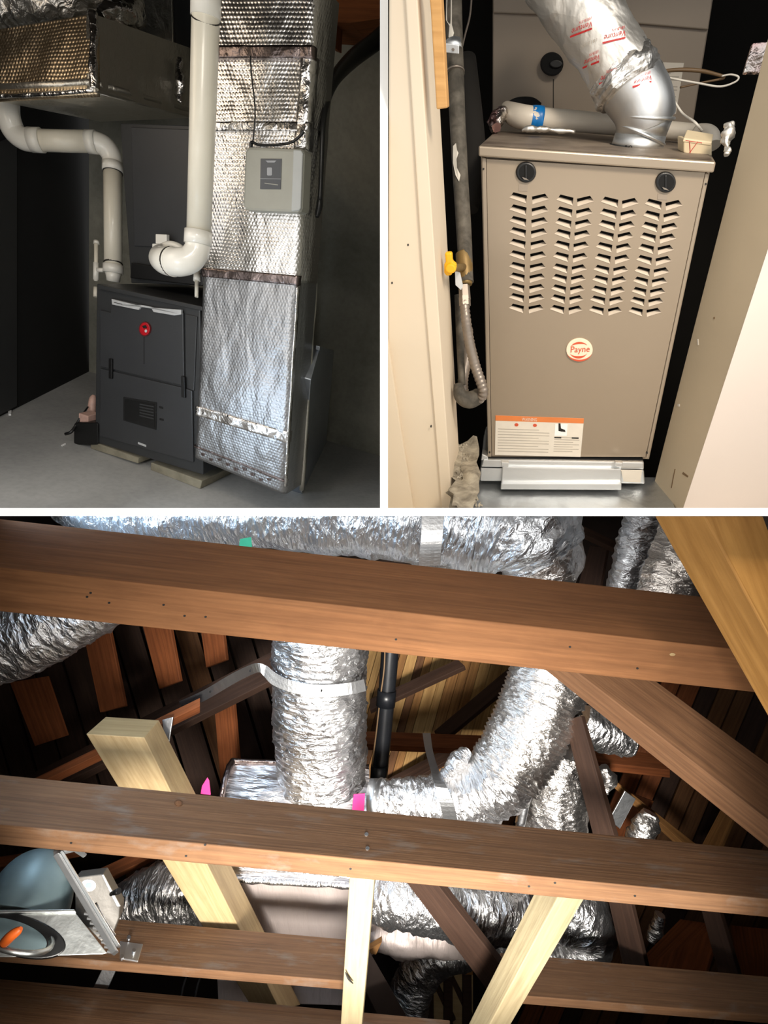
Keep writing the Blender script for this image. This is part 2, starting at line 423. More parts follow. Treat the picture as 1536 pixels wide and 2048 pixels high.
# ------------------------------------------------------------------ white slabs standing in for the gutters between the three views
CUT = {'b': [(V((-.0075, 0, 0)), V((1, 0, 0))), (V((0, 0, .0075)), V((0, 0, -1)))], 'c': [(V((.0075, 0, 0)), V((-1, 0, 0))), (V((0, 0, .0075)), V((0, 0, -1)))], 'a': [(V((0, 0, -.0075)), V((0, 0, 1)))]}
D0 = 0.85; HT = 8*D0/FPX
g = G(); box8([V((-HT, D0, HT)), V((HT, D0, HT)), V((HT, 6, HT)), V((-HT, 6, HT))], [V((-HT, D0, 4.2)), V((HT, D0, 4.2)), V((HT, 6, 6)), V((-HT, 6, 6))], g)
struct(mk('gutter_upright', g, M['white_paint']), 'thin white slab standing in for the gutter between the basement and closet views', 'wall')
g = G(); box8([V((-4, D0, -HT)), V((-4, D0, HT)), V((-4, 6, HT)), V((-4, 6, -HT))], [V((4, D0, -HT)), V((4, D0, HT)), V((4, 6, HT)), V((4, 6, -HT))], g)
struct(mk('gutter_level', g, M['white_paint']), 'thin white slab standing in for the gutter across the top of the attic view', 'wall')

# ================================================================== BASEMENT (upper left)
CLIPS[:] = CUT['b']
UB = updir(250, 3200)
nf = V((-.38, -1, -.33)); nf = (nf - UB*nf.dot(UB)).normalized()
FLB = Plane(P(190, 905, 3.0), UB)
def fb(x, y): return FLB.on(x, y)
BW = Plane(fb(178, 743), (fb(760, 912)-fb(178, 743)).cross(UB))
LW = Plane(fb(178, 743), (fb(16, 825)-fb(178, 743)).cross(UB))
struct(mk('floor', prism([FLB.on(*q) for q in [(178, 743), (768, 914.4), (768, 1022), (-420, 1022)]], V((0, .03, 0))), M['basement_floor']), 'grey concrete basement floor under the foil covered ducts', 'floor')
struct(mk('wall_back', plate(BW, [(178, 743), (768, 914.4), (768, -320), (178, -320)], 0, .05), M['basement_concrete']), 'dark bare concrete wall behind the silver foil duct', 'wall')
struct(mk('wall_left', plate(LW, [(178, 743), (178, -320), (-420, -620), (-420, 1022), (-372, 1022)], 0, .05), M['black_wall']), 'near black wall at the left of the dark grey furnace', 'wall')
cb = Plane(P(400, -190, 2.2), (BW.on(178, -320)-BW.on(768, -320)).cross(V((0, 1, .25))))
struct(mk('ceiling', prism([BW.on(178, -318), BW.on(768, -318), V((0, D0, 1.15)), V((-1.7, D0, 1.15))], V((0, 0, .05))), M['dark_ceiling']), 'dark basement ceiling above the foil ducts', 'ceiling')
struct(mk('wall_right', box8([V((-.0092, 1.32, .02)), V((-.0077, 1.32, .02)), V((-.0077, 5.5, .02)), V((-.0092, 5.5, .02))], [V((-.0092, 1.32, 1.6)), V((-.0077, 1.32, 1.6)), V((-.0077, 5.5, 5)), V((-.0092, 5.5, 5))]), M['basement_concrete']), 'unseen thin sheet added beside the white slab to darken foil reflections', 'wall')  # unseen sheet, added so the side of the foil duct mirrors less white
# grey board edge along the left wall
struct(mk('trim_1', plate(LW, [(-30, 300), (34, 270), (34, 812), (-30, 846)], .012, .012), M['graphite'], bevel=.002), 'grey upright strip on the black basement wall', 'trim')

# ---- dark grey furnace
FP = Plane(P(190, 885, 3.0), nf)
FQ = [(193, 567), (400, 611), (406, 950), (190, 884)]
fm = quadmap(*FQ)
def inv_fm(x, y):                       # pixel -> panel coordinates
    u = v = .5
    for _ in range(30):
        a = fm(u, v); ex, ey = x-a[0], y-a[1]; h = 1e-3
        du = fm(u+h, v); dv = fm(u, v+h)
        A, B, C, D = (du[0]-a[0])/h, (dv[0]-a[0])/h, (du[1]-a[1])/h, (dv[1]-a[1])/h
        det = A*D-B*C; u += (ex*D-B*ey)/det; v += (A*ey-C*ex)/det
    return u, v
t = thing('furnace', 'dark grey gas furnace with a red round badge beside the tall foil duct', 'furnace', FP.on(310, 920) - nf*.3)
body = mk('cabinet', plate(FP, FQ, 0, .62), M['graphite'], t, bevel=.006)
mk('upper_door', plate(FP, [(221, 596), (366, 625), (368, 772), (200, 733), (199, 620), (221, 625)], .012, .012), M['graphite_door'], t, bevel=.004)
mk('lower_door', plate(FP, [(200, 737), (368, 776), (384, 782), (386, 925), (199, 872)], .012, .012), M['graphite_door'], t, bevel=.004)
mk('side_stile', plate(FP, [(370, 628), (394, 633), (388, 782), (371, 776)], .006, .008), M['graphite'], t, bevel=.003)
mk('top_rail', plate(FP, [(196, 569), (404, 613), (404, 622), (196, 578)], .018, .02), M['graphite'], t, bevel=.003)
hs = mk('handle_strip', plate(FP, [(223, 598), (290, 614.5), (362, 619.5), (362, 629), (348, 631), (343, 630), (307, 624), (301, 614), (283, 610.5), (277, 620), (224, 609)], .022, .012), M['silver'], t, bevel=.001)
hs['label'] = 'pale silver handle strip with a notch'
mk('strip_print', plate(FP, [(227.5, 604.2), (244, 607.8), (244, 609), (227.5, 605.4)], .0235, .002), M['primer_line'], hs)
bd = mk('badge_rim', disc(FP, 289, 658, 11.5, 14.5, .02, .008, 30), M['dark_red'], t)
bd['label'] = 'round dark red rim of the badge'
mk('badge', disc(FP, 289, 658, 10, 12.8, .024, .006, 30), M['red_enamel'], bd, bevel=.002)
g = disc(FP, 291.5, 662, 2.4, 3.2, .0255, .002, 16); mk('badge_emblem', g, M['silver'], bd)
g = plate(FP, [(284, 652), (291, 650), (294, 656), (287, 657)], .0255, .002); mk('badge_emblem', g, M['flat_black'], bd)
mk('crease', plate(FP, [(287.2, 674), (288.4, 674), (288.4, 728), (287.2, 728)], .0132, .003), M['flat_black'], t)
for q in ([(217, 717), (223, 718), (223, 758), (217, 757)], [(361.5, 752), (368.5, 754), (369.5, 796), (362.5, 794)]):
    mk('latch', plate(FP, q, .024, .014), M['black_plastic'], t, bevel=.002)
wq = [(246, 794), (313, 805), (312, 860), (246, 841)]
mk('window_rim', plate(FP, wq, .016, .01), M['flat_black'], t, bevel=.002)
wm = quadmap(*wq)
mk('window_pane', plate(FP, [wm(.05, .07), wm(.95, .07), wm(.95, .93), wm(.05, .93)], .0175, .004), M['black_plastic'], t)
for k in range(5):
    v = .45 + k*.11
    mk('window_slat', plate(FP, [wm(.50, v-.3), wm(.92, v-.3), wm(.92, v-.25), wm(.50, v-.25)], .019, .004), M['graphite'], t)
for k in range(2):
    mk('vent_slot', plate(FP, [(318+k, 812+k*24), (326+k, 814+k*24), (326+k, 818+k*24), (318+k, 816+k*24)], .0135, .003), M['flat_black'], t)
mk('maker_plate', plate(FP, [(276, 884), (292, 890), (292, 894), (276, 888)], .0135, .003), M['silver'], t)
# ---- dark coil cabinet on the furnace
TB = Plane(FP.on(193, 567), UB)
t = thing('coil_cabinet', 'plain dark grey coil cabinet standing on the furnace with the red badge', 'cabinet', FP.on(330, 560)-nf*.2)
CP = FP.shift(-.16)
mk('cabinet_body', plate(CP, [(240, 246), (418, 252), (414, 572), (262, 566)], 0, .42), M['graphite'], t, bevel=.004)
mk('access_panel', plate(CP, [(262, 254), (412, 260), (409, 500), (268, 492)], .008, .008), M['graphite_door'], t, bevel=.003)
mk('drain_ledge', plate(CP, [(262, 525), (406, 548), (405, 572), (260, 556)], .03, .04), M['black_plastic'], t, bevel=.004)
tb = thing('outlet_box', 'small white outlet box standing against the dark coil cabinet', 'outlet box', CP.on(320, 498))
mk('box_body', plate(CP, [(304, 487), (334, 488), (334, 503), (304, 502)], .06, .05), M['pvc_fitting'], tb, bevel=.003)
mk('box_lid', plate(CP, [(311, 468), (333, 469), (333, 488), (311, 487)], .065, .02), M['pvc_fitting'], tb, bevel=.002)
# ---- support blocks
for q, lab in (([(181, 882), (277, 916), (276, 927), (181, 897)], 'tan block under the left side of the dark grey furnace'),
               ([(302, 925), (404, 962), (400, 978), (301, 940)], 'tan block under the right side of the dark grey furnace')):
    bp = Plane(fb(*q[3]), nf)
    tag(mk('support_block', plate(bp, q, 0, .3), M['block'], bevel=.003), lab, 'block', 'blocks under the basement furnace')
# ---- condensate pump left of the furnace
t = thing('condensate_pump', 'black condensate pump with a pinkish bottle on the floor left of the furnace', 'pump', fb(168, 892))
pp = Plane(fb(168, 890), nf)
mk('pump_tank', plate(pp, rrect(147, 845, 196, 890, 6), .02, .22), M['black_plastic'], t, bevel=.006)
mk('pump_head', plate(pp, [(157, 826), (176, 832), (176, 848), (157, 845)], 0, .08), M['bottle'], t, bevel=.004)
mk('pump_motor', pxtube([(184, 852, 3.1, 9), (183.5, 836, 3.1, 9), (184, 815, 3.1, 8), (186, 798, 3.1, 7), (188, 790, 3.1, 3)], 3), M['bottle'], t, True)
mk('pump_cord', pxtube([(131, 868, 2.99, 3), (142, 864, 2.98, 3), (152, 850, 3.0, 2.5), (163, 832, 3.0, 2), (176, 814, 3.05, 1.6)], 4, 10), M['black_plastic'], t, True)
tag(mk('paper_scrap', plate(FLB, [(122, 890), (131, 886), (132, 888), (124, 892)], .004, .004), M['white_paint']), 'tiny white scrap lying on the basement floor by the pump', 'scrap')
tag(mk('paper_scrap', plate(FLB, [(16, 822), (23, 820), (22, 828), (17, 828)], .01, .01), M['white_paint']), 'tiny pale scrap at the foot of the black wall', 'scrap')

# ---- white drain and vent pipes
def pvc_run(name, label, pts, fittings, seg=24, group=None, mats=('pvc', 'pvc_fitting')):
    t = thing(name, label, 'pipe', P(*pts[-1][1][-1][:3]) if isinstance(pts[-1], tuple) else P(*pts[-1][:3]), group)
    for kind, pp in pts:
        mk(kind, pxtube(pp, 7 if kind in ('elbow', 'trap_bend') else 1, seg), M[mats[1] if kind in ('elbow', 'trap_bend') else mats[0]], t, True)
    for kind, pp in fittings:
        mk(kind, pxtube(pp, 1, seg), M[mats[1]] if kind != 'joint_line' else M['primer_line'], t, True)
    return t
pvc_run('vent_pipe', 'white plastic pipe with two elbows dropping to the left of the furnace top', [
  ('elbow', [(14, 205, 2.62, 22), (16, 232, 2.62, 22), (28, 262, 2.65, 21.5), (46, 277, 2.66, 21), (64, 280, 2.66, 21)]),
  ('pipe', [(62, 280, 2.66, 19.5), (120, 282, 2.68, 19.5), (178, 283, 2.70, 19.5)]),
  ('elbow', [(174, 284, 2.70, 19.5), (192, 285, 2.71, 19.5), (211, 294, 2.73, 19.5), (223, 312, 2.75, 19), (225, 330, 2.76, 18.5)]),
  ('pipe', [(225.5, 340, 2.76, 17.5), (226, 440, 2.82, 17), (226.5, 532, 2.86, 16.5)])],
 [('coupling', [(60, 279.5, 2.66, 22), (84, 280.5, 2.665, 22)]), ('coupling', [(174, 283.5, 2.70, 21), (193, 284.5, 2.705, 21)]),
  ('coupling', [(225, 326, 2.755, 19.5), (225.5, 344, 2.76, 19.3)]), ('joint_line', [(225.5, 344, 2.76, 18.6), (225.5, 346.5, 2.76, 18.6)]),
  ('joint_line', [(226.5, 526, 2.86, 17.8), (226.5, 529, 2.86, 17.8)]),
  ('coupling', [(226.5, 529, 2.86, 19.3), (226.5, 546, 2.87, 19)]), ('reducer', [(226.5, 546, 2.87, 16), (226.5, 552, 2.87, 13.5), (226.5, 562, 2.88, 12.5)])])
t = pvc_run('drain_tube', 'thin white drain tube standing beside the white vent pipe on the left', [
  ('pipe', [(192.5, 484, 2.86, 4.2), (192.3, 530, 2.88, 4.0), (192, 562, 2.9, 4)]), ('pipe', [(192, 575, 2.9, 5), (191.5, 594, 2.9, 4.6)])],
  [('tube_cap', [(193, 482, 2.86, 5.6), (193, 488, 2.86, 5.6)]), ('tee', [(192.2, 525, 2.88, 5.4), (192, 560, 2.9, 5.4)]), ('tee', [(194, 540, 2.88, 4.2), (210, 540, 2.88, 4.2)])], 14)
pvc_run('vent_pipe', 'tall thick white pipe in front of the foil duct with a bend at its foot', [
  ('pipe', [(412, -40, 1.76, 27.5), (411.5, 34, 1.80, 27.5), (405, 250, 1.95, 25.5), (397.5, 472, 2.12, 23.5)]),
  ('elbow', [(396, 478, 2.12, 24), (394, 500, 2.13, 24.5), (381, 518, 2.13, 25.5), (361, 524, 2.13, 27), (343, 523, 2.15, 27)]),
  ('trap_bend', [(347, 524, 2.145, 28), (331, 522, 2.17, 26), (321, 517, 2.24, 22), (322, 508, 2.33, 18), (336, 500, 2.42, 14)])],
 [('coupling', [(412, -40, 1.76, 29.5), (411.5, 36, 1.80, 29.5)]), ('joint_line', [(411.5, 36, 1.80, 28.6), (411.4, 39, 1.803, 28.6)]),
  ('coupling', [(397, 462, 2.112, 27), (395.8, 489, 2.125, 27)]), ('joint_line', [(346, 523.5, 2.146, 28.2), (343.5, 523.3, 2.15, 28.2)])], 28)
pvc_run('drain_tube', 'thin white drain tube between the furnace and the foil duct', [
  ('pipe', [(394, 530, 2.38, 6), (393, 560, 2.38, 6)]), ('pipe', [(393.5, 560, 2.38, 4), (393, 594, 2.38, 3.6)])], [('tube_cap', [(394, 548, 2.38, 7), (393.6, 562, 2.38, 7)])], 12)
tag(mk('curved_drain_hose', pxtube([(323, 493, 2.36, 6), (340, 489, 2.34, 7), (357, 494, 2.33, 7.5), (368, 502, 2.32, 6)], 5, 14), M['pvc_fitting'], None, True), 'short white curved hose behind the bend of the thick white pipe', 'hose')

# ---- the tall duct wrapped in reflective bubble foil
DP = FP.shift(.06)
def dm(u, v):                         # front of the foil duct: rows tilt more and more towards its foot
    yc = -40 + 992*v; k = [(-40, 0), (300, 0), (555, 17), (850, 56), (952, 77)]; t_ = 77.0
    for (a, b), (c, d) in zip(k, k[1:]):
        if yc <= c: t_ = b + (d-b)*(yc-a)/(c-a); break
    y = yc + (u-.5)*t_
    return (424 - 38*v + u*(210 - 27*v), y)
DEP = .17
def foil_column(pl, m, v0, v1, dep, r=.03, rows=60, cols=26, off=0.0, amp=.004, seed=0., bulge=0.0):
    """box-shaped column with soft front corners; front face follows m(u, v) on pl"""
    g = G(); ring = []; vs = []; L = 0; prevc = None
    for i in range(rows+1):
        v = v0 + (v1-v0)*i/rows
        a = pl.on(*m(0, v), off); b = pl.on(*m(1, v), off); h = (b-a).normalized(); w = (b-a).length; inn = -pl.n
        pts = []
        pts.append(a + inn*dep)
        for k in range(5):
            th = math.pi/2*k/4; pts.append(a + h*(r - r*math.cos(th)) + inn*(r - r*math.sin(th)))
        for k in range(1, cols): pts.append(a + h*(r + (w-2*r)*k/cols))
        for k in range(5):
            th = math.pi/2*(1-k/4); pts.append(a + h*(w - r + r*math.cos(th)) + inn*(r - r*math.sin(th)))
        pts.append(a + h*w + inn*(dep*.5)); pts.append(a + h*w + inn*dep)
        q = []
        for p in pts:
            nn = mnoise.noise(p*7 + V((seed, 0, 0))) + .6*mnoise.noise(p*19 + V((0, seed, 0)))
            q.append(p + pl.n*(amp*nn + bulge*math.sin(math.pi*i/rows)))
        ring.append(q)
    n = len(ring[0]); 
    arc = [0.0]
    for k in range(1, n): arc.append(arc[-1] + (ring[0][k]-ring[0][k-1]).length)
    vl = [0.0]
    for i in range(1, rows+1): vl.append(vl[-1] + (ring[i][n//2]-ring[i-1][n//2]).length)
    vs = [p for q in ring for p in q]; fs = []; uvs = []
    for i in range(rows):
        for k in range(n-1):
            fs.append([i*n+k, i*n+k+1, (i+1)*n+k+1, (i+1)*n+k]); uvs.append([(arc[k], vl[i]), (arc[k+1], vl[i]), (arc[k+1], vl[i+1]), (arc[k], vl[i+1])])
        fs.append([i*n+n-1, i*n, (i+1)*n, (i+1)*n+n-1]); uvs.append([(arc[-1], vl[i]), (0, vl[i]), (0, vl[i+1]), (arc[-1], vl[i+1])])
    fs.append(list(range(n-1, -1, -1))); uvs.append([(0, 0)]*n); fs.append([rows*n+k for k in range(n)]); uvs.append([(0, 0)]*n)
    g.add(vs, fs, uvs); return g
def vof(y, x=.5):                    # pixel row -> v at panel column x
    lo, hi = 0.0, 1.0
    for _ in range(40):
        c = (lo+hi)/2
        if dm(x, c)[1] < y: lo = c
        else: hi = c
    return lo
t = thing('return_duct', 'tall silver bubble foil duct standing between the furnace and the concrete wall', 'duct', fb(480, 960))
mk('upper_sleeve', foil_column(DP, dm, 0, vof(104), DEP, rows=16, off=.012, seed=3, amp=.005), M['bubble'], t, True)
mk('middle_sleeve', foil_column(DP, dm, vof(96), vof(256), DEP, rows=26, off=.0, seed=5, amp=.006), M['bubble'], t, True)
mk('lower_sleeve', foil_column(DP, dm, vof(248), vof(558), DEP, rows=40, off=.008, seed=8, amp=.004), M['bubble'], t, True)
mk('base_sleeve', foil_column(DP, dm, vof(553), 1.0, DEP, rows=60, off=.004, seed=11, amp=.003), M['bubble_dimmed'], t, True)
def band(u0, u1, v0, v1, off, mat, name, wob=.0, parent=t):
    def mm(u, v): return dm(u0 + (u1-u0)*u, v)
    return mk(name, foil_column(DP, mm, v0, v1, .03, r=.012, rows=5, off=off, amp=.008, seed=v0*31), mat, parent, True)
band(-.005, 1.005, vof(90), vof(116), .022, M['dark_tape'], 'tape_band')
band(-.005, 1.005, vof(243), vof(262), .018, M['foil_tape'], 'tape_band')
band(-.005, 1.005, vof(543), vof(562), .016, M['dark_tape'], 'tape_band')
band(-.003, 1.003, vof(838), vof(858), .009, M['foil_tape'], 'tape_band')
band(-.003, 1.003, vof(926), vof(929), .008, M['dark_tape'], 'seam_line')
mk('corner_tape', foil_column(DP, lambda u, v: dm(.86+.145*u, v), vof(108), vof(300), .05, r=.02, rows=24, off=.014, amp=.012, seed=4), M['foil_tape'], t, True)
cs = foil_column(DP, lambda u, v: dm(.985+.02*u, v), vof(560), .985, .02, r=.004, rows=30, cols=3, off=.008, amp=.003, seed=9); mk('edge_fold', cs, M['foil_tape'], t, True)
for k in range(9):
    u = .1 + .09*k; v = vof(938) + .004*math.sin(k*2.1); c = dm(u, v)
    mk('dent', plate(DP, [(c[0]-4, c[1]-3+1.5*math.sin(k)), (c[0]+5, c[1]-1), (c[0]+3, c[1]+4), (c[0]-2, c[1]+3)], .0075, .003), M['dark_tape'], t)
# dark return duct back edge conduit glint: slim foil corner strip at the rear
rp = [(668, 20), (664, 90), (650, 200), (640, 340), (634, 470), (629, 600), (622, 700), (612, 860), (603, 980)]
mk('rear_corner', pxtube([(x, y, DP.on(x-38, y).y + DEP*.93, 4.2) for x, y in rp], 4, 10, amp=.003), M['foil_soft'], t, True)
g = G(); a = [DP.on(*dm(1, k/12), -.02) for k in range(13)]; b = [P(*rp_, DP.on(rp_[0]-38, rp_[1]).y + DEP*.93) for rp_ in catmull([list(map(float, q)) for q in rp], 2)[:13]]
# ---- galvanised box behind the foot of the foil duct
t2 = thing('filter_box', 'bluish galvanised metal box behind the foot of the tall foil duct', 'box', fb(630, 935))
A0, A1 = fb(604, 988), fb(653, 884); GP = Plane(A0, (A1-A0).cross(UB))
hh = (fb(760, 912)-fb(178, 743)).normalized()
mk('box_side', prism([GP.on(604, 988), GP.on(653, 884), GP.on(668, 702), GP.on(640, 694), GP.on(622, 760)], -hh*.1), M['galvanised'], t2, bevel=.004)
mk('box_flange', prism([GP.on(640, 693, .006), GP.on(668, 701, .006), GP.on(667, 709, .006), GP.on(639, 701, .006)], -hh*.02), M['galvanised'], t2, bevel=.002)
mk('box_seam', prism([GP.on(613, 870, .006), GP.on(619, 868, .006), GP.on(609, 985, .006), GP.on(604, 986, .006)], -hh*.01), M['foil_tape'], t2, bevel=.002)
# ---- grey control box on the duct
t = thing('control_box', 'light grey control box with a dark display on the tall foil duct', 'control box', DP.on(547, 425, .05))
mk('box_body', plate(DP, [(489, 304), (492, 297), (498, 293), (600, 297), (606, 301), (607, 308), (603, 416), (600, 423), (594, 426), (497, 422), (489, 418), (485, 410)], .075, .07), M['control_grey'], t, bevel=.012)
mk('side_panel', plate(DP, [(586, 299), (602, 300), (605, 306), (601, 416), (598, 421), (582, 423)], .078, .02), M['side_grey'], t, bevel=.004)
sc = mk('display', plate(DP, [(521, 317), (563, 317.5), (561, 378.5), (520, 378)], .078, .006), M['screen_grey'], t, bevel=.001)
mk('display_line', plate(DP, [(520.5, 357), (561.5, 357.5), (561.5, 358.3), (520.5, 357.8)], .0795, .002), M['print_light'], sc)
mk('display_print', plate(DP, [(529, 365.5), (556, 369), (556, 370.6), (529, 367.1)], .0795, .002), M['control_grey'], sc)
mk('display_symbol', plate(DP, rrect(534, 335, 544, 351, 2), .0795, .002), M['print_light'], sc)
mk('display_symbol', plate(DP, [(531, 321), (553, 321), (549, 325), (535, 325)], .0795, .002), M['print_light'], sc)
tag(mk('thermostat_cable', pxtube([(x, y, DP.on(x, y, .045).y, r) for x, y, r in ((501, 298, 3), (503, 284, 2.5), (520, 290, 2.4), (560, 289, 2.4), (584, 284, 2.6), (600, 272, 3), (607, 262, 4))], 5, 10), M['black_plastic'], None, True), 'thin black cable lying along the top of the grey control box', 'cable')
tag(mk('thermostat_wire', pxtube([(x, y, DP.on(x, y, .036).y, 1.6) for x, y in ((504, 296), (508, 262), (510, 215), (503, 150), (501, 112))], 5, 8), M['black_plastic'], None, True), 'thin black wire running up the foil duct from the control box', 'wire')

# ---- foil covered supply duct at the upper left
A, A2 = P(187, 28, 2.25), P(188, 182, 2.28); B_, B2 = P(-46, 66, 2.39), P(-46, 194, 2.39); C_, C2 = P(392, 100, 3.0), P(388, 236, 3.0)
t = thing('supply_duct', 'gold reflecting foil wrapped supply duct coming forward at the upper left', 'duct', A2)
def wall_grid(a, b, c, d, nu, nv, amp, seed, th):
    g = G(); vs = []; n = (b-a).cross(d-a).normalized()
    if n.dot(a) > 0: n = -n
    for i in range(nv+1):
        for k in range(nu+1):
            u, v = k/nu, i/nv; p = (a*(1-u)+b*u)*(1-v) + (d*(1-u)+c*u)*v
            e = min(u, 1-u, v, 1-v); vs.append(p + n*(amp*mnoise.noise(p*9+V((seed, 0, 0)))*min(1, e*8) + .012*(1-(2*v-1)**2)*0))
    wu, wv = (b-a).length, (d-a).length; fs = []; uvs = []
    for i in range(nv):
        for k in range(nu):
            q = [i*(nu+1)+k, i*(nu+1)+k+1, (i+1)*(nu+1)+k+1, (i+1)*(nu+1)+k]; fs.append(q)
            uvs.append([(x/nu*wu, y/nv*wv) for x, y in ((k, i), (k+1, i), (k+1, i+1), (k, i+1))])
    g.add(vs, fs, uvs); k_ = amp*.9 + .003; prism([a-n*k_, b-n*k_, c-n*k_, d-n*k_], -n*th, g); return g
mk('front_face', wall_grid(B_, A, A2, B2, 40, 20, .012, 2, .02), M['bubble_reflect_gold'], t, True)
mk('side_face', wall_grid(A, C_, C2, A2, 40, 20, .012, 6, .02), M['foil_soft'], t, True)
Dn = B2 + (C2-A2)
mk('under_face', wall_grid(B2, A2, C2, Dn, 30, 20, .02, 9, .02), M['foil_soft'], t, True)
mk('edge_tape', pxtube([(186, 26, 2.235, 9), (187, 60, 2.235, 8), (186, 100, 2.24, 8), (187, 150, 2.25, 8), (189, 178, 2.26, 8)], 6, 12, amp=.006, freq=20), M['foil_tape'], t, True)
mk('edge_fold', pxtube([(-46, 193, 2.375, 3.4), (50, 191, 2.33, 3.4), (188, 181, 2.265, 3.6)], 8, 8, amp=.003), M['foil_tape'], t, True)
mk('edge_fold', pxtube([(188, 181, 2.265, 3.2), (260, 199, 2.5, 3), (388, 235, 2.985, 2.6)], 8, 8, amp=.003), M['foil_soft'], t, True)
mk('torn_foil', pxtube([(362, 118, 2.80, 5), (358, 140, 2.80, 7), (361, 165, 2.80, 8), (358, 190, 2.82, 6), (364, 206, 2.83, 3)], 6, 12, amp=.012, freq=26), M['foil_tape'], t, True)
t = thing('flex_duct', 'crumpled foil flex duct lying on the gold reflecting supply duct at the top left', 'duct', P(120, 60, 2.5))
mk('foil_sleeve', pxtube([(-14, 2, 2.6, 62), (40, -6, 2.6, 62), (150, -16, 2.62, 60), (262, -20, 2.72, 52)], 14, 40, amp=.02, freq=16, ridge=.004, pitch=.05), M['foil_crumple'], t, True)
mk('foil_collar', pxtube([(200, 34, 2.4, 14), (218, 26, 2.42, 18), (250, 30, 2.5, 26), (262, 20, 2.6, 30)], 8, 20, amp=.014, freq=22), M['foil_tape'], t, True)
t = thing('plenum_box', 'dark sheet metal plenum box behind the top of the thick white pipe', 'plenum', P(330, 105, 3.2))
pq = Plane(P(330, 60, 3.05), nf)
mk('box_body', plate(pq, [(272, -40), (430, -40), (430, 112), (372, 97), (274, 62)], 0, .5), M['graphite'], t, bevel=.004)
mk('hanging_flap', plate(pq, [(276, -40), (342, -40), (346, 88), (296, 70), (276, 58)], .02, .015), M['foil_soft'], t, bevel=.003)
# ---- hose and joist at the right
t = thing('rubber_hose', 'thick black hose curving down the wall right of the foil duct', 'hose', P(640, 430, 2.15))
mk('hose_body', pxtube([(800, 40, 2.5, 17), (752, 82, 2.45, 16), (705, 118, 2.35, 15), (668, 160, 2.18, 12), (651, 205, 2.08, 9), (646, 250, 2.06, 5.5), (643, 330, 2.1, 4.6), (640, 400, 2.14, 4.8)], 7, 18), M['black_plastic'], t, True)
mk('hose_end', pxtube([(640, 392, 2.14, 4.8), (639, 410, 2.15, 6.4), (636, 425, 2.16, 5.6), (634, 434, 2.16, 3.5)], 4, 14), M['black_plastic'], t, True)
t = thing('ceiling_joist', 'reddish brown wooden joist across the top right corner of the basement', 'joist', P(700, 40, 2.5))
ja, jb = Plane(P(690, 30, 2.62), nf), None
mk('joist_side', plate(ja, [(622, -60), (768, -60), (768, 36), (700, 46), (630, 42)], 0, .3), M['joist'], t, bevel=.003)
mk('joist_hanger', plate(ja, [(656, 44), (668, 46), (666, 92), (655, 88)], -.01, .1), M['joist'], t, bevel=.002)

# ================================================================== CLOSET (upper right)
CLIPS[:] = CUT['c']
UC = updir(1014, 2270)
TP = Plane(P(1140, 600, 1.30), (-.25, -1, -.8)); inn = -TP.n
TT = Plane(TP.on(957, 292), UC if abs(UC.dot(P(957, 292, 1))) > .05 else UC)
TT = Plane(TP.on(957, 300), (TP.on(1432, 330)-TP.on(957, 300)).cross(inn*.8 + UC*0.0 + V((0, .3, .0))))
bl, br = TP.on(957, 292), TP.on(1432, 324)
dep = .46
def back_of(p, x, y):                   # the point of ray (x, y) whose offset from p is closest to the inward direction
    r = ray(x, y); s = (p + inn*dep).dot(r)/r.dot(r); return r*s
kl, kr = back_of(bl, 990, 262), back_of(br, 1398, 268)
TT = plane3(bl, br, kl)
BK = Plane(TT.on(1190, 264), TP.n)
# shell of the closet
FLC = plane3(TP.on(978, 984, .03), TP.on(1297, 986, .03), P(1150, 1040, TP.on(1150, 985, .03).y*.955))
struct(mk('floor', prism([FLC.on(*q) - V((0, 0, .004)) for q in [(880, 952), (1330, 952), (1352, 1021), (860, 1021)]], V((0, .02, 0))), M['sheet_floor']), 'grey sheet metal floor in front of the taupe furnace', 'floor')
bk = BK.shift(-.42)
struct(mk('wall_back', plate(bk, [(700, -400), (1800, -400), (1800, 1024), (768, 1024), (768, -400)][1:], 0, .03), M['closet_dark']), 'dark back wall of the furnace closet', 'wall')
JP = Plane(P(840, 500, .96), TP.n)
jl = struct(mk('wall_left', plate(JP, [(768, -240), (822, -240), (836, 16), (870, 520), (905, 1024), (768, 1024)], 0, .20), M['wall_cream'], bevel=.003), 'cream painted door jamb at the left of the closet', 'wall')
struct(mk('trim_2', plate(JP, [(793, -240), (812, 16), (843, 520), (866, 800), (884, 1024), (905, 1024), (870, 520), (836, 16), (820, -240)], .006, .01), M['wall_cream'], bevel=.002), 'cream door stop strip along the left jamb of the closet', 'trim')
struct(mk('trim_3', plate(JP, [(768, 660), (778, 700), (800, 850), (828, 1024), (768, 1024)], .012, .02), M['wall_cream'], bevel=.003), 'cream casing edge at the lower left corner of the closet', 'trim')
for k, (x, y) in enumerate(((784, 566), (862, 853), (816, 490))): mk('nail_hole', disc(JP, x, y, 1.6, 2.4, .0008 if k != 1 else .0075, .002, 10), M['print_black'], jl)
ra, rb, rc = P(1522, 130, 1.03), P(1303, 985, 1.60), P(1366, 1020, 1.47)
RP = plane3(ra, rb, rc)
jr = struct(mk('wall_right', plate(RP, [(1560, -20), (1303, 985), (1313, 1024), (1364, 1024), (1524, 535), (1700, -20)], 0, .05), M['jamb_tan'], bevel=.002), 'tan painted jamb face leaning along the right of the taupe furnace', 'wall')
WP = plane3(RP.on(1524, 535), RP.on(1364, 1024), P(1760, 1024, 1.32))
struct(mk('wall_right', plate(WP, [(1524, 535), (1364, 1024), (1900, 1024), (1900, -260), (1785, -260)], .001, .05), M['wall_pink']), 'pale pinkish white wall at the right edge of the closet', 'wall')
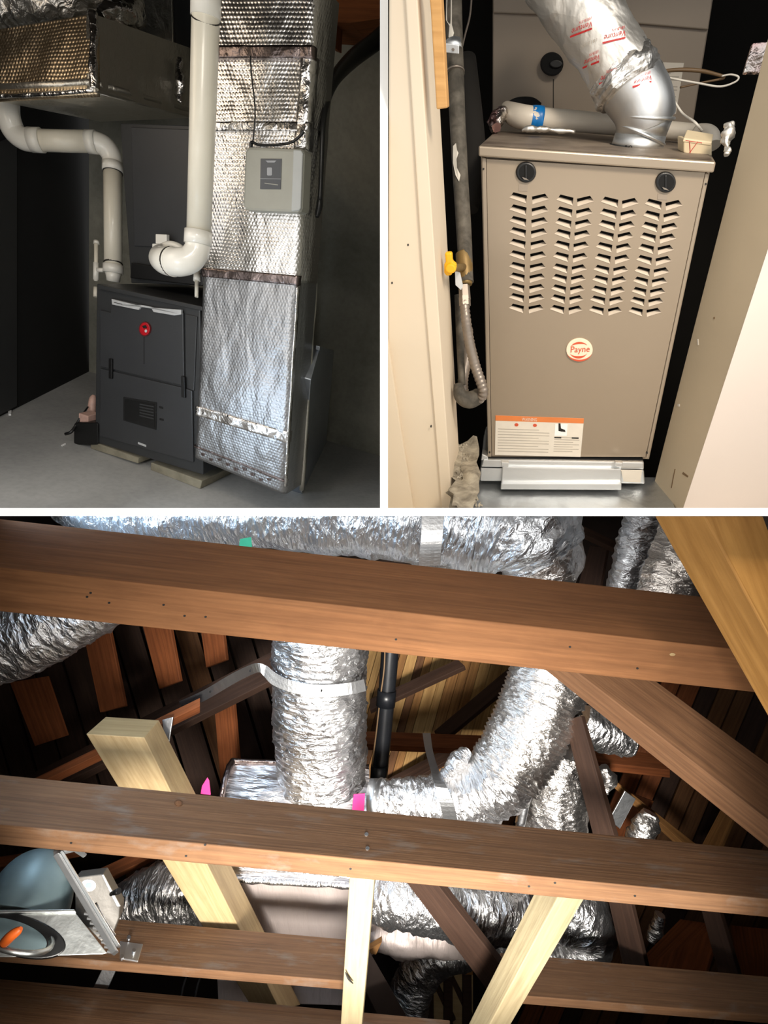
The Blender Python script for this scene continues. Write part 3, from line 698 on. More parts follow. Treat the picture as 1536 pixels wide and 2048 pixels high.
struct(mk('ceiling', prism([V((0, D0, 1.2)), V((1.25, D0, 1.2)), bk.on(1900, -395), bk.on(768, -395)], V((0, 0, .03))), M['closet_dark']), 'dark ceiling of the furnace closet', 'ceiling')
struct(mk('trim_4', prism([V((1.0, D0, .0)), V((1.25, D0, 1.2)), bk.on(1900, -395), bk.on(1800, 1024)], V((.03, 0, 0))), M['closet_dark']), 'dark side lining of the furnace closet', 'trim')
for q, lab in (([(1349, 938), (1350.5, 938), (1343, 976), (1341.5, 976)], 'thin scratch near the foot of the tan jamb'), ([(1366, 944), (1376, 952), (1375, 955), (1364, 948)], 'small gouge near the foot of the tan jamb'), ([(1394, 678), (1396, 678), (1397, 690), (1395, 690)], 'pale nick halfway up the tan jamb'), ([(1355, 808), (1359, 808), (1359, 813), (1355, 813)], 'white nick low on the tan jamb'), ([(1427, 634), (1429, 634), (1429, 638), (1427, 638)], 'dark nail hole halfway up the tan jamb')):
    mk('jamb_mark', plate(RP, q, .0008, .002), M['white_smear'] if 'pale' in lab or 'white' in lab else M['brown_wire'], jr)
# ---- taupe furnace
t = thing('furnace', 'taupe metal furnace with rows of chevron louvers in the closet', 'furnace', TP.on(1140, 915)+inn*.2)
BQ = [(962, 313), (1420, 342), (1298, 918), (976, 916)]
mk('cabinet', plate(TP, BQ, -.022, dep-.04), M['enamel_taupe'], t)
PQ = [(973, 318), (1410, 345), (1291, 914), (984, 913)]
outer = [TP.on(x, y) for x, y in PQ]
rows_y = [398, 422, 445, 467, 490, 513, 536, 557, 578, 598, 619]
top_x = [(1019, 1052), (1065, 1098), (1113, 1145), (1155, 1188), (1202, 1235), (1245, 1277), (1290, 1322), (1332, 1365)]
bot_x = [(1018, 1046), (1058, 1088), (1100, 1127), (1138, 1165), (1178, 1206), (1217, 1244), (1257, 1284), (1294, 1323)]
holes = []; lv = []
for r, y in enumerate(rows_y):
    f = (y-398)/(619-398); sl = .047*(1-f) + .028*f; hgt = 14.0*(1-f) + 12.2*f; drop = 11.5*(1-f) + 10.0*f
    for c in range(8):
        x0 = top_x[c][0]*(1-f)+bot_x[c][0]*f; x1 = top_x[c][1]*(1-f)+bot_x[c][1]*f
        yy = y + sl*(x0-1019) - 3
        if c % 2 == 0: lo = [(x0, yy), (x1, yy+drop)]; up = [(x0+8, yy-hgt+3.5), (x1+2, yy+drop-hgt-1.5)]
        else: lo = [(x0, yy+drop), (x1, yy+1)]; up = [(x0-1, yy+drop-hgt-1.5), (x1-8, yy-hgt+4)]
        loop = [lo[0], lo[1], up[1], up[0]]
        holes.append([TP.on(a, b) for a, b in loop]); lv.append((lo, up))
loops = [outer] + holes
tri = tessellate_polygon([[V((p.x, p.z, 0)) for p in l] for l in loops])
flat = [p for l in loops for p in l]
g = G(); g.add(flat, [list(q) for q in tri])
nb = len(flat)
# returned edges of the panel and of each opening, so the sheet has thickness
for l in loops:
    n = len(l); g.add(list(l) + [p + inn*.004 for p in l], [[i, (i+1) % n, n+(i+1) % n, n+i] for i in range(n)])
fp = mk('front_panel', g, M['enamel_taupe'], t)
mk('slot_shade', plate(TP, [(995, 375), (1385, 400), (1340, 660), (1000, 650)], -.0205, .001), M['flat_black'], t)  # black sheet behind the openings: shade of the slots put in colour
for lo, up in lv:
    a, b = TP.on(*lo[0], .0012), TP.on(*lo[1], .0012)
    k = .60
    c = TP.on(lo[1][0]+(up[1][0]-lo[1][0])*k, lo[1][1]+(up[1][1]-lo[1][1])*k, -.010); d = TP.on(lo[0][0]+(up[0][0]-lo[0][0])*k, lo[0][1]+(up[0][1]-lo[0][1])*k, -.010)
    mk('louver', prism([a, b, c, d], inn*.0012), M['louver_fin_lit'], fp)
mk('side_flange', plate(TP, [(963, 314), (972, 316), (983, 915), (976, 915)], .002, .03), M['enamel_cap'], t, bevel=.002)
mk('side_flange', plate(TP, [(1411, 346), (1419, 347), (1298, 917), (1292, 915)], .002, .03), M['enamel_cap'], t, bevel=.002)
cf = [(957, 292), (1432, 324), (1430, 345), (957, 313)]
ctop = [TP.on(957, 292, .014), TP.on(1432, 324, .014), TT.on(1400, 268), TT.on(990, 262)]
down = TP.on(957, 313, .014) - TP.on(957, 292, .014)
cap = mk('top_cap', prism(ctop, down), M['enamel_cap'], t, bevel=.003)
mk('cap_top', prism([TT.on(962, 290, .002), TT.on(1424, 320, .002), TT.on(1396, 270, .002), TT.on(993, 264, .002)], down*.02), M['mottled_cap'], cap)
for x, y in ((1052, 345), (1332, 365)):
    kp = mk('port_plug', disc(TP, x, y, 20.5, 21, .006, .012, 30), M['black_plastic'], t, bevel=.003)
    mk('plug_bowl', disc(TP, x+1, y, 15.5, 16, .0068, .004, 26), M['flat_black'], kp)
    mk('plug_rib', plate(TP, [(x-2, y-14), (x+2, y-14), (x+2, y+14), (x-2, y+14)], .0085, .004), M['black_plastic'], kp, bevel=.001)
    g = plate(TP, [(x-8, y+9), (x+1, y+12), (x+6, y+16), (x-4, y+14)], .009, .003); mk('plug_chip', g, M['flex_steel'], kp)
mk('slot_plate', plate(TP, [(1038, 368), (1056, 369), (1055, 383), (1037, 382)], .001, .002), M['coil_panel'], t)
mk('slot_plate', plate(TP, [(1316, 388), (1335, 389), (1334, 400), (1315, 399)], .001, .002), M['coil_panel'], t)
for x, y in ((967, 338), (1412, 368), (979, 905), (1294, 906)):
    mk('screw', disc(TP, x, y, 1.8, 2, .004, .004, 10), M['print_black'], t)
# badge
b = mk('badge', disc(TP, 1159, 700, 26.5, 23, .004, .005, 40), M['badge_cream'], t, bevel=.001); b['label'] = 'round cream badge with orange lettering'
def arc_poly(cx, cy, r0, r1, a0, a1, n=12):
    o = []
    for i in range(n+1):
        a = math.radians(a0+(a1-a0)*i/n); o.append((cx+r0[0]*math.cos(a), cy+r0[1]*math.sin(a)))
    for i in range(n, -1, -1):
        a = math.radians(a0+(a1-a0)*i/n); w = math.sin(math.pi*i/n); o.append((cx+(r0[0]-(r0[0]-r1[0])*w)*math.cos(a), cy+(r0[1]-(r0[1]-r1[1])*w)*math.sin(a)))
    return o
mk('badge_rim', plate(TP, arc_poly(1159, 700, (26.5, 23), (23, 19.5), 20, 160), .0045, .005), M['badge_orange'], b)
mk('badge_swoosh', plate(TP, arc_poly(1159, 702, (20, 18), (19, 14), 205, 320), .0048, .002), M['badge_orange'], b)
mk('badge_swoosh', plate(TP, arc_poly(1157, 698, (19.5, 19), (18, 14.5), 30, 150), .0048, .002), M['badge_orange'], b)
text_on('badge_word', TP, 'Payne', (1141, 709), (38, -1.5), (1.2, -16), M['badge_orange'], b, .0052)
# warning label
lq = [(991, 831), (1168, 837), (1161, 914), (990, 910)]
lb = mk('warning_label', plate(TP, lq, .0016, .0012), M['label_white'], t); lb['label'] = 'white warning label with an orange header'
lm = quadmap(*lq)
def lrect(u0, v0, u1, v1): return [lm(u0, v0), lm(u1, v0), lm(u1, v1), lm(u0, v1)]
mk('label_header', plate(TP, lrect(0, 0, 1, .13), .0022, .0008), M['label_orange'], lb)
o = lm(.3, .115); text_on('label_word', TP, 'WARNING', o, (30, 1), (0, -6.5), M['label_white'], lb, .0028)
for u in (.24, .45): mk('label_mark', disc(TP, *lm(u, .22), 4, 3.2, .0022, .0008, 14), M['badge_orange'], lb)
g = G()
for r in range(9):
    plate(TP, lrect(.03, .33+r*.07, .62 if r % 3 else .5, .345+r*.07), .0022, .0008, g)
for r in range(7):
    plate(TP, lrect(.68, .5+r*.06, .97 if r % 2 else .9, .515+r*.06), .0022, .0008, g)
mk('label_lines', g, M['print_grey'], lb)
mk('label_picture', plate(TP, lrect(.68, .17, .82, .47), .0024, .0008), M['white_paint'], lb)
g = plate(TP, [(1117, 847), (1121, 847), (1122, 857), (1130, 860), (1131, 864), (1122, 863), (1117, 862)], .003, .0008); mk('label_hand', g, M['print_black'], lb)
mk('label_bar', plate(TP, lrect(.68, .5, .76, .53), .003, .0008), M['print_black'], lb)
mk('label_bar', plate(TP, lrect(.88, .5, .96, .53), .003, .0008), M['print_black'], lb)
# ---- galvanised base under the furnace
t = thing('filter_rack', 'bright galvanised filter rack under the taupe furnace', 'filter rack', TP.on(1130, 975))
mk('shadow_gap', plate(TP, [(975, 915), (1287, 921), (1287, 925), (975, 921)], .006, .05), M['flat_black'], t)
mk('upper_rail', plate(TP, [(966, 920), (1288, 925), (1288, 939), (962, 934)], .016, .2), M['bright_steel'], t, bevel=.003)
mk('lower_rail', plate(TP, [(961, 936), (1288, 941), (1290, 968), (960, 962)], .008, .2), M['bright_steel'], t, bevel=.003)
mk('filter_door', plate(TP, [(1004, 934), (1243, 938), (1243, 968), (1002, 968)], .024, .02), M['bright_steel'], t, bevel=.003)
mk('door_lip', plate(TP, [(1002, 968), (1243, 968), (1243, 980), (1001, 979)], .034, .02), M['bright_steel'], t, bevel=.002)
for x in (1010, 1238):
    mk('door_clip', plate(TP, [(x-8, 925), (x+8, 926), (x+7, 935), (x-7, 934)], .034, .014), M['bright_steel'], t, bevel=.002)
mk('base_sticker', plate(TP, [(1242, 940), (1284, 941), (1281, 965), (1247, 963)], .0235, .002), M['label_white'], t)
mk('corner_tab', plate(TP, [(964, 908), (976, 914), (976, 921), (962, 921)], .012, .03), M['bright_steel'], t, bevel=.002)
g = G()
for k in range(240):
    a = random.random(); x = 905 + 58*random.random()*(.4+.6*a) + 4; y = 890 + 122*a
    d = P(x, y, 1.46 - .38*a*.9).y; r = random.uniform(1.2, 5.0)*d/FPX; c = P(x, y, d); q = []
    for s in (V((1, 0, 0)), V((-.5, .9, 0)), V((-.5, -.9, 0)), V((0, 0, 1.1)), V((0, 0, -1.1))): q.append(c + (s + V((random.uniform(-.4, .4),)*3))*r)
    g.add(q, [[0, 1, 3], [1, 2, 3], [2, 0, 3], [1, 0, 4], [2, 1, 4], [0, 2, 4]])
tag(mk('plaster_rubble', g, M['plaster']), 'crumbled plaster and grit heaped at the foot of the left jamb', 'rubble', None, 'stuff')
g = G(); vs = []
for i in range(9):
    for k in range(7):
        u, v = k/6, i/8; x = 893 + 62*u*(1-.2*v) + 10*v; y = 880 + 136*v; c = P(x, y, 1.50 - .40*v - .02*u); c.z += .02*mnoise.noise(c*40); c.y += .03*mnoise.noise(c*30); c.x += .02*mnoise.noise(c*35+V((5, 0, 0))); vs.append(c)
g.add(vs + [p + V((0, .05, -.005)) for p in vs], [[i*7+k, i*7+k+1, (i+1)*7+k+1, (i+1)*7+k] for i in range(8) for k in range(6)] + [[63+i*7+k, 63+i*7+k+1, 63+(i+1)*7+k+1, 63+(i+1)*7+k] for i in range(8) for k in range(6)])
tag(mk('plaster_heap', g, M['plaster'], None, 2), 'rough pale plaster spill between the left jamb and the metal floor', 'plaster')
# ---- coil cabinet behind
t = thing('coil_cabinet', 'taupe coil cabinet with a black plug standing behind the silver vent pipe', 'cabinet', BK.on(1180, 262))
mk('cabinet_body', plate(BK, [(985, -60), (1436, -60), (1424, 16), (1384, 262), (1384, 268), (985, 268)], 0, .3), M['coil_panel'], t, bevel=.004)
mk('upper_panel', plate(BK, [(986, -60), (1434, -60), (1417, 60), (1230, 44), (1090, 30), (986, 26)], .012, .014), M['coil_panel'], t, bevel=.003)
mk('panel_seam', plate(BK, [(1106, 158), (1107.4, 158), (1107.4, 225), (1106, 225)], .001, .003), M['flat_black'], t)
pk = mk('pipe_plug', disc(BK, 1104, 128, 23, 24, .03, .03, 30), M['flat_black'], t, bevel=.004)
mk('plug_stub', disc(BK, 1112, 128, 13, 9, .036, .012, 24), M['black_plastic'], pk, bevel=.003)
ls = mk('rating_label', plate(BK, [(1308, 124), (1368, 126), (1352, 228), (1300, 226)], .0015, .0015), M['label_white'], t); ls['label'] = 'white rating label'
lm2 = quadmap((1308, 124), (1368, 126), (1352, 228), (1300, 226))
g = G()
for r in range(11):
    v = .2 + r*.065; plate(BK, [lm2(.1, v), lm2(.9 if r % 3 else .6, v), lm2(.9 if r % 3 else .6, v+.018), lm2(.1, v+.018)], .0022, .0008, g)
mk('label_lines', g, M['print_grey'], ls)
mk('label_bar', plate(BK, [lm2(.3, .58), lm2(.75, .58), lm2(.75, .63), lm2(.3, .63)], .0026, .0008), M['print_black'], ls)
# ---- flue vent pipe
def TY(x, y): return TT.on(x, y).y
by = TY(1277, 292)
t = thing('vent_pipe', 'silver foil vent pipe with red lettering rising from the taupe furnace', 'vent pipe', TT.on(1277, 292))
VB = TT.on(1274, 294); vn = TT.n; r0 = 49*VB.y/FPX
def ring3(c, n, r, tr, m=40):
    e = n.cross(V((0, 1, 0))).normalized(); f = n.cross(e)
    return tube([c + (e*math.cos(2*math.pi*k/m) + f*math.sin(2*math.pi*k/m))*r for k in range(m+1)], tr, 8, False)
mk('vent_collar', tube([VB, VB+vn*.008, VB+vn*.024], [r0*1.02, r0, r0*.98], 40), M['bright_steel'], t, True)
mk('collar_gap', tube([VB+vn*.0005, VB+vn*.002], r0*1.10, 40), M['flat_black'], t, True)
VT = VB + vn*.058; vt = (768+FPX*VT.x/VT.y, 1024-FPX*VT.z/VT.y, VT.y)
mk('lower_gore', tube([VB+vn*.022, VB+vn*.04, VT], [r0*.96, r0*1.0, r0*1.03], 40), M['bright_steel'], t, True)
mk('upper_gore', pxtube([(vt[0], vt[1]+8, vt[2]+.006, 54), (vt[0]-2, vt[1]-12, vt[2]-.006, 55), (vt[0]-12, vt[1]-38, vt[2]-.010, 57), (1252, 158, vt[2]-.012, 58)], 5, 40), M['bright_steel'], t, True)
mk('bead_ring', ring3(VT, vn, r0*1.07, .0035), M['bright_steel'], t, True)
mk('bead_ring', ring3(VB+vn*.024, (vn+V((.30, 0, 0))).normalized(), r0*1.03, .003), M['bright_steel'], t, True)
by = vt[2]
def ringpx(cx, cy, d, rx, ry, tilt, tr, n=40):
    c, s = math.cos(tilt), math.sin(tilt); pp = []
    for k in range(n+1):
        a = 2*math.pi*k/n; x, y = rx*math.cos(a), ry*math.sin(a)
        pp.append(P(cx + x*c - y*s, cy + x*s + y*c, d - .5*(rx*d/FPX)*math.sin(a)*1.6))
    return tube(pp, tr*d/FPX, 8, False)
wp = [(1262, 172, by-.012, 57), (1244, 144, by-.016, 59), (1215, 98, by-.03, 60), (1150, 0, by-.05, 64), (1105, -70, by-.07, 68)]
mk('foil_wrap', pxtube(wp, 8, 40, amp=.0035, freq=26), M['vent_foil'], t, True)
mk('wrap_end', pxtube([(1262, 184, by-.011, 58), (1258, 174, by-.012, 63), (1250, 158, by-.014, 65), (1241, 143, by-.016, 64), (1234, 132, by-.018, 61)], 6, 44, amp=.007, freq=40), M['foil_crumple'], t, True)
VC = Cyl(P(1244, 144, by-.016), P(1150, 0, by-.05), 61.5*(by-.03)/FPX)
wt = [p for p in t.children if p.name.startswith('foil_wrap')][0]
for (x, y, w, sl, h) in ((1142, 70, 42, -17, 12), (1167, 132, 31, -13, 11), (1207, 82, 44, -11, 12), (1200, 164, 34, -10, 11), (1267, 170, 36, -11, 10)):
    text_on('red_word', VC, 'Venture', (x+w+2, y+sl-h), (-w, -sl), (-2, h), M['print_red'], wt, .004)
    g = G(); g.add([VC.on(x-2, y+2, .004), VC.on(x+w, y+2+sl, .004), VC.on(x+w, y+6+sl, .004), VC.on(x-2, y+6, .004)], [[0, 1, 2, 3]]); mk('red_underline', g, M['print_red'], wt)
    text_on('small_print', VC, '181B-FX', (x+w-1, y+sl-h-8), (-w*.6, -sl*.6), (-1, 6), M['print_red'], wt, .004)
text_on('small_print', VC, '181B-FX', (1194, 76), (-34, 14), (-1, 7), M['print_grey'], wt, .004)
text_on('collar_print', Cyl(VB, VB+vn, r0*1.01), '10', (1250, 302), (14, 1), (1, -12), M['print_black'], t, .001)
by = TY(1277, 292)
# ---- white drain pipe on the furnace top
t = thing('drain_pipe', 'white plastic drain pipe with blue tape lying across the furnace top', 'pipe', TT.on(1150, 262))
d1 = by + .10
mk('pipe', pxtube([(1068, 237, d1-.01, 19.5), (1130, 241, d1, 18.5), (1200, 247, d1, 17.5), (1290, 257, d1, 16.5), (1372, 264, d1-.03, 15.5), (1400, 267, d1-.05, 15)], 3, 24), M['pvc_white'], t, True)
mk('elbow', pxtube([(1012, 216, d1+.06, 12), (1020, 224, d1+.04, 17), (1034, 231, d1+.01, 20), (1052, 235, d1-.01, 20.5), (1075, 238, d1-.01, 20.5)], 6, 24), M['pvc_white'], t, True)
mk('elbow', pxtube([(1396, 266, d1-.05, 16), (1412, 268, d1-.07, 17), (1422, 276, d1-.085, 16.5), (1425, 292, d1-.09, 15)], 6, 24), M['pvc_white'], t, True)
bt = mk('tape_wrap', pxtube([(1061, 236.5, d1-.01, 21.6), (1070, 237, d1-.01, 21.8), (1084, 238, d1-.01, 21.3)], 5, 24, amp=.0015, freq=60), M['blue_tape'], t, True); bt['label'] = 'bright blue tape'
tag(mk('black_hose', pxtube([(1018, 228, d1+.08, 12), (1024, 214, d1+.07, 12), (1040, 207, d1+.06, 11), (1062, 208, d1+.06, 11), (1078, 216, d1+.06, 9)], 6, 16), M['flat_black'], None, True), 'black hose behind the end of the taped white drain pipe', 'hose')
tag(mk('foil_scrap', pxtube([(992, 258, d1-.02, 8), (994, 244, d1, 16), (1000, 232, d1+.02, 15), (1002, 222, d1+.03, 7)], 8, 20, amp=.012, freq=34), M['red_print_foil'], None, True), 'crumpled red printed foil tape at the left end of the white drain pipe', 'foil scrap')
tag(mk('foil_scrap', pxtube([(1044, 262, d1-.06, 3), (1054, 258, d1-.065, 5), (1072, 258, d1-.065, 5), (1100, 260, d1-.06, 4), (1150, 264, d1-.06, 2)], 8, 12, amp=.004, freq=40), M['vent_foil'], None, True), 'thin crumpled silver foil under the taped white drain pipe', 'foil scrap')
# ---- junction box and wires
jb = TY(1396, 305); t = thing('junction_box', 'small cream box with red scribbles on the right end of the furnace top', 'junction box', TT.on(1396, 310))
JB = Plane(P(1396, 300, jb-.045), TP.n)
mk('box_body', plate(JB, [(1367, 276), (1424, 284), (1424, 312), (1420, 317), (1372, 309), (1367, 304)], 0, .06), M['beige_plastic'], t, bevel=.003)
mk('box_lid', prism([JB.on(1367, 276, .001), JB.on(1424, 284, .001), JB.on(1427, 268, -.05), JB.on(1374, 259, -.05)], V((0, .004, -.006))), M['beige_plastic'], t, bevel=.002)
for pp in ([(1379, 283), (1381, 310)], [(1379, 306), (1396, 283)], [(1371, 281), (1404, 286)]):
    mk('scribble', tube([JB.on(x, y, .001) for x, y in pp], .0007, 6), M['print_red'], t)
mk('scribble', tube([JB.on(1384+k*1.3, 274.5+k*.25+2.6*math.sin(k*1.9), -.018) for k in range(26)], .0008, 6), M['print_black'], t)
tag(mk('white_wire', pxtube([(1312, 150, by-.05, 2.2), (1330, 176, by-.02, 2.2), (1350, 205, by-.02, 2.2), (1366, 228, by-.02, 2.3), (1390, 245, jb, 2.4), (1404, 262, jb+.01, 2.4)], 6, 10), M['white_wire'], None, True), 'white wire running from the vent pipe down to the cream box', 'wire')
tag(mk('white_wire', pxtube([(1312, 150, by-.05, 1.8), (1350, 158, by-.02, 1.8), (1395, 166, by-.02, 1.8), (1440, 173, by-.03, 1.8), (1470, 164, by-.03, 1.8), (1477, 154, by-.03, 1.7), (1462, 149, by-.03, 1.6), (1444, 152, by-.03, 1.5)], 6, 10), M['white_wire'], None, True), 'white wire looping to the right of the vent pipe', 'wire')
tag(mk('brown_cable', pxtube([(1306, 146, by-.01, 3), (1350, 140, by-.01, 3.4), (1395, 141, by-.02, 3.6), (1430, 148, by-.02, 3), (1448, 156, by-.02, 2.4), (1400, 166, by, 1.8), (1360, 175, by+.01, 1.8)], 6, 10), M['brown_wire'], None, True), 'brown cable sticking out to the right behind the vent pipe', 'cable')
# ---- foil scraps at the right
tag(mk('foil_scrap', pxtube([(1462, 248, 1.12, 4), (1456, 262, 1.12, 9), (1452, 282, 1.12, 9), (1455, 300, 1.12, 6), (1452, 312, 1.12, 2)], 8, 16, amp=.010, freq=40), M['vent_foil'], None, True), 'torn silver foil hanging in the dark gap right of the cream box', 'foil scrap')
tag(mk('foil_scrap', plate(Plane(P(1510, 115, 1.08), (-.3, -1, -.3)), [(1505, 86), (1545, 82), (1530, 146), (1487, 146)], 0, .01), M['red_print_foil'], bevel=.002), 'red printed foil sheet at the top right corner of the closet', 'foil scrap')
# ---- gas pipe, clamp, valve and connector at the left
gd = 1.16
t = thing('gas_pipe', 'dark iron gas pipe with white paint smears running down the left of the closet', 'pipe', P(935, 560, gd))
mk('pipe', pxtube([(905, -80, gd, 17), (910, 120, gd, 16.5), (918, 300, gd, 15.5), (927, 450, gd, 15), (933, 565, gd, 14)], 4, 24, amp=.0006, freq=60), M['black_iron'], t, True)
mk('coupling', pxtube([(907.5, 105, gd, 18.5), (909, 146, gd, 19)], 1, 24), M['black_iron'], t, True)
mk('coupling_rim', pxtube([(909.2, 145, gd, 20), (909.4, 149, gd, 20)], 1, 24), M['flex_steel'], t, True)
GC = Cyl(P(910, 120, gd), P(918, 300, gd), 16*gd/FPX); GC0 = Cyl(P(905, -80, gd), P(910, 120, gd), 16.8*gd/FPX)
for surf, q in ((GC0, [(893, -10), (904, -10), (904, 50), (908, 66), (904, 80), (897, 74), (899, 52), (892, 40)]), (GC, [(906, 292), (912, 286), (914, 300), (917, 306), (913, 318), (914, 336), (921, 350), (918, 363), (911, 350), (906, 326)])):
    g = G(); n = len(q); g.add([surf.on(x, y, .001) for x, y in q], [list(range(n))]); mk('paint_smear', g, M['white_smear'], t)
t = thing('pipe_clamp', 'galvanised strap clamp holding the dark gas pipe to the jamb', 'clamp', P(890, 97, gd-.05))
mk('clamp_plate', plate(Plane(P(880, 97, gd-.06), TP.n), [(872, 86), (890, 86), (890, 106), (873, 103)], 0, .004), M['bright_steel'], t, bevel=.001)
mk('clamp_band', pxtube([(906.5, 88, gd, 18.6), (907.4, 107, gd, 18.6)], 1, 24), M['bright_steel'], t, True)
mk('clamp_ear', plate(Plane(P(895, 97, gd-.055), TP.n), [(888, 86), (918, 90), (918, 108), (888, 105)], 0, .006), M['bright_steel'], t, bevel=.001)
mk('clamp_bolt', disc(Plane(P(906, 99, gd-.058), TP.n), 906, 99, 3, 3, 0, .006, 10), M['flex_steel'], t)
tag(mk('wood_strip', plate(JP, [(853, -60), (880, -60), (884, 16), (895, 216), (873, 219), (861, 16)], .001, .03), M['pine_strip'], bevel=.002), 'bare pine strip fixed to the top of the left jamb', 'wood strip')
t = thing('gas_valve', 'gas shutoff valve with a bright yellow handle at the foot of the gas pipe', 'valve', P(915, 555, gd-.02))
YP = Plane(P(903, 528, 1.035), TP.n)
mk('valve_stem', tube([YP.on(904, 536), P(928, 534, gd-.005)], .007, 14), M['brass'], t, True)
mk('handle_lever', plate(YP, [(889, 506), (904, 505), (905, 524), (913, 528), (912, 538), (905, 543), (904, 551), (892, 553), (888, 546), (888, 530), (891, 524)], 0, .014), M['valve_yellow'], t, bevel=.004)
mk('handle_hub', disc(YP, 901, 538, 11, 10, .006, .02, 18), M['valve_yellow'], t, bevel=.003)
mk('valve_body', pxtube([(925, 505, gd, 14), (928, 520, gd, 16), (931, 545, gd, 15), (932, 570, gd, 12)], 4, 16), M['brass'], t, True)
mk('valve_tag', plate(Plane(P(918, 560, gd-.03), TP.n), [(910, 542), (920, 545), (926, 572), (922, 580), (911, 570)], 0, .003), M['silver'], t)
mk('union_nut', pxtube([(928, 572, gd, 11), (930, 600, gd, 11.5)], 1, 6), M['flex_steel'], t)
t = thing('gas_connector', 'grey flexible gas connector looping below the yellow valve beside the furnace', 'gas connector', P(945, 805, gd+.06))
mk('flex_tube', pxtube([(928, 596, gd, 9), (931, 630, gd, 9.5), (938, 680, gd+.02, 10), (950, 730, gd+.04, 10), (962, 765, gd+.05, 10), (967, 785, gd+.06, 9.5), (958, 798, gd+.08, 10), (940, 800, gd+.10, 11), (928, 790, gd+.11, 11), (926, 760, gd+.12, 10), (934, 715, gd+.13, 10), (936, 660, gd+.14, 10)], 14, 16, ridge=.0009, pitch=.009), M['flex_steel'], t, True)
mk('end_nut', pxtube([(929, 594, gd, 11.5), (930, 612, gd, 11.5)], 1, 6), M['flex_steel'], t)
mk('black_boot', pxtube([(917, 768, gd+.07, 9), (921, 790, gd+.07, 14), (938, 800, gd+.08, 17), (958, 792, gd+.085, 16)], 5, 16), M['black_iron'], t, True)
tag(mk('drip_leg', pxtube([(917, 590, gd+.06, 8), (920, 680, gd+.07, 7.5), (924, 770, gd+.08, 7)], 3, 14), M['black_iron'], None, True), 'thin dark pipe behind the flexible gas connector', 'pipe')
tag(mk('refrigerant_line', pxtube([(930, 120, gd+.25, 22), (944, 260, gd+.25, 24), (948, 340, gd+.25, 24), (940, 420, gd+.25, 16)], 5, 18), M['closet_dark'], None, True), 'dark insulated line in the shadow between the gas pipe and furnace', 'pipe')
tag(mk('loose_wire', pxtube([(944, -20, gd+.02, 1.8), (940, 30, gd+.02, 1.8), (930, 70, gd+.01, 1.8), (921, 108, gd, 1.8)], 5, 8), M['flex_steel'], None, True), 'thin grey wire hanging beside the clamp on the gas pipe', 'wire')

# ================================================================== ATTIC (below)
CLIPS[:] = CUT['a']
def at_plane(edge, v):
    a, b = edge; return Plane(a, (b-a).cross(v))
def lumber(name, label, T, Mi, B, Y, mat, theta=48, group=None, parent=None, cat='beam', bevel=.003, sag=0.0):
    """a squared timber. T, Mi, B: pixel ends of its upper, middle (nearest) and lower visible edges; Y: depths of the middle edge"""
    m1, m2 = P(*Mi[0], Y[0]), P(*Mi[1], Y[1]); ax = (m2-m1).normalized(); mid = (m1+m2)/2
    l = mid.normalized(); l = (l - ax*l.dot(ax)).normalized(); up = ax.cross(l)
    tdir = (P(*T[0], Y[0]) - m1) + (P(*T[1], Y[1]) - m2)
    if up.dot(tdir) < 0: up = -up
    th = math.radians(theta); v = up*math.cos(th) + l*math.sin(th); w = -up*math.sin(th) + l*math.cos(th)
    p1, p2 = at_plane((m1, m2), v), at_plane((m1, m2), w)
    t1, t2 = p1.on(*T[0]), p1.on(*T[1]); b1, b2 = p2.on(*B[0]), p2.on(*B[1])
    g = box8([m1, t1, t1+b1-m1, b1], [m2, t2, t2+b2-m2, b2])
    o = mk(name, g, mat, parent, bevel=bevel)
    if parent is None: tag(o, label, cat, group)
    return o, p1, p2
# ---- shell
RD = Plane(P(768, 1500, 4.1), (0.05, -1, .25))
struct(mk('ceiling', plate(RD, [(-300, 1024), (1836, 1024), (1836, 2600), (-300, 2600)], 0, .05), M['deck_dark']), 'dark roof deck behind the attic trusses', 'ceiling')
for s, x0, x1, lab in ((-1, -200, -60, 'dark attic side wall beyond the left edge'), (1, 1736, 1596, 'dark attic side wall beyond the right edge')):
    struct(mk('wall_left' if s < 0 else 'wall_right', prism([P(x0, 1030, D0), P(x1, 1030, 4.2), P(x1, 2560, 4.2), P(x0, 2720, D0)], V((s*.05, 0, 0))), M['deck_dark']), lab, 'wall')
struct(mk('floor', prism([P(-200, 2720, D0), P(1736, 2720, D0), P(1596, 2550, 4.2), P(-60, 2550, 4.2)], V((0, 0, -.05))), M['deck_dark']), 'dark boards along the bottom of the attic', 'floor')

# ---- roof planks seen between the ducts
ceil = [o for o in col.objects if o.name.startswith('ceiling') and 'roof deck' in o['label']][0]
PD = Plane(P(870, 1440, 3.7), (0.15, -1, .2))
mats = ['deck_a', 'deck_b', 'deck_c', 'deck_a', 'deck_b', 'deck_a', 'deck_c', 'deck_b']
def planks(pl, x0, x1, ya, yb, lean, w, mset, par, gap=1.2):
    x = x0; k = 0
    while x < x1:
        ww = w*random.uniform(.75, 1.2); o = random.uniform(0, .012)
        q = [pl.on(x, ya, o), pl.on(x+ww-gap, ya, o), pl.on(x+ww-gap+lean*(yb-ya), yb, o), pl.on(x+lean*(yb-ya), yb, o)]
        b = [p - pl.n*.02 for p in q]
        mk('plank', box8([q[0], q[1], b[1], b[0]], [q[3], q[2], b[2], b[3]]), M[random.choice(mset)], par); x += ww; k += 1
planks(PD, 745, 1130, 1270, 1650, -.28, 20, mats, ceil)
PR = Plane(P(1380, 1620, 3.6), (-.15, -1, .2))
planks(PR, 1330, 1760, 1350, 2060, -.42, 48, ['rafter_red', 'deck_b', 'truss_dark', 'deck_b'], ceil, 4)
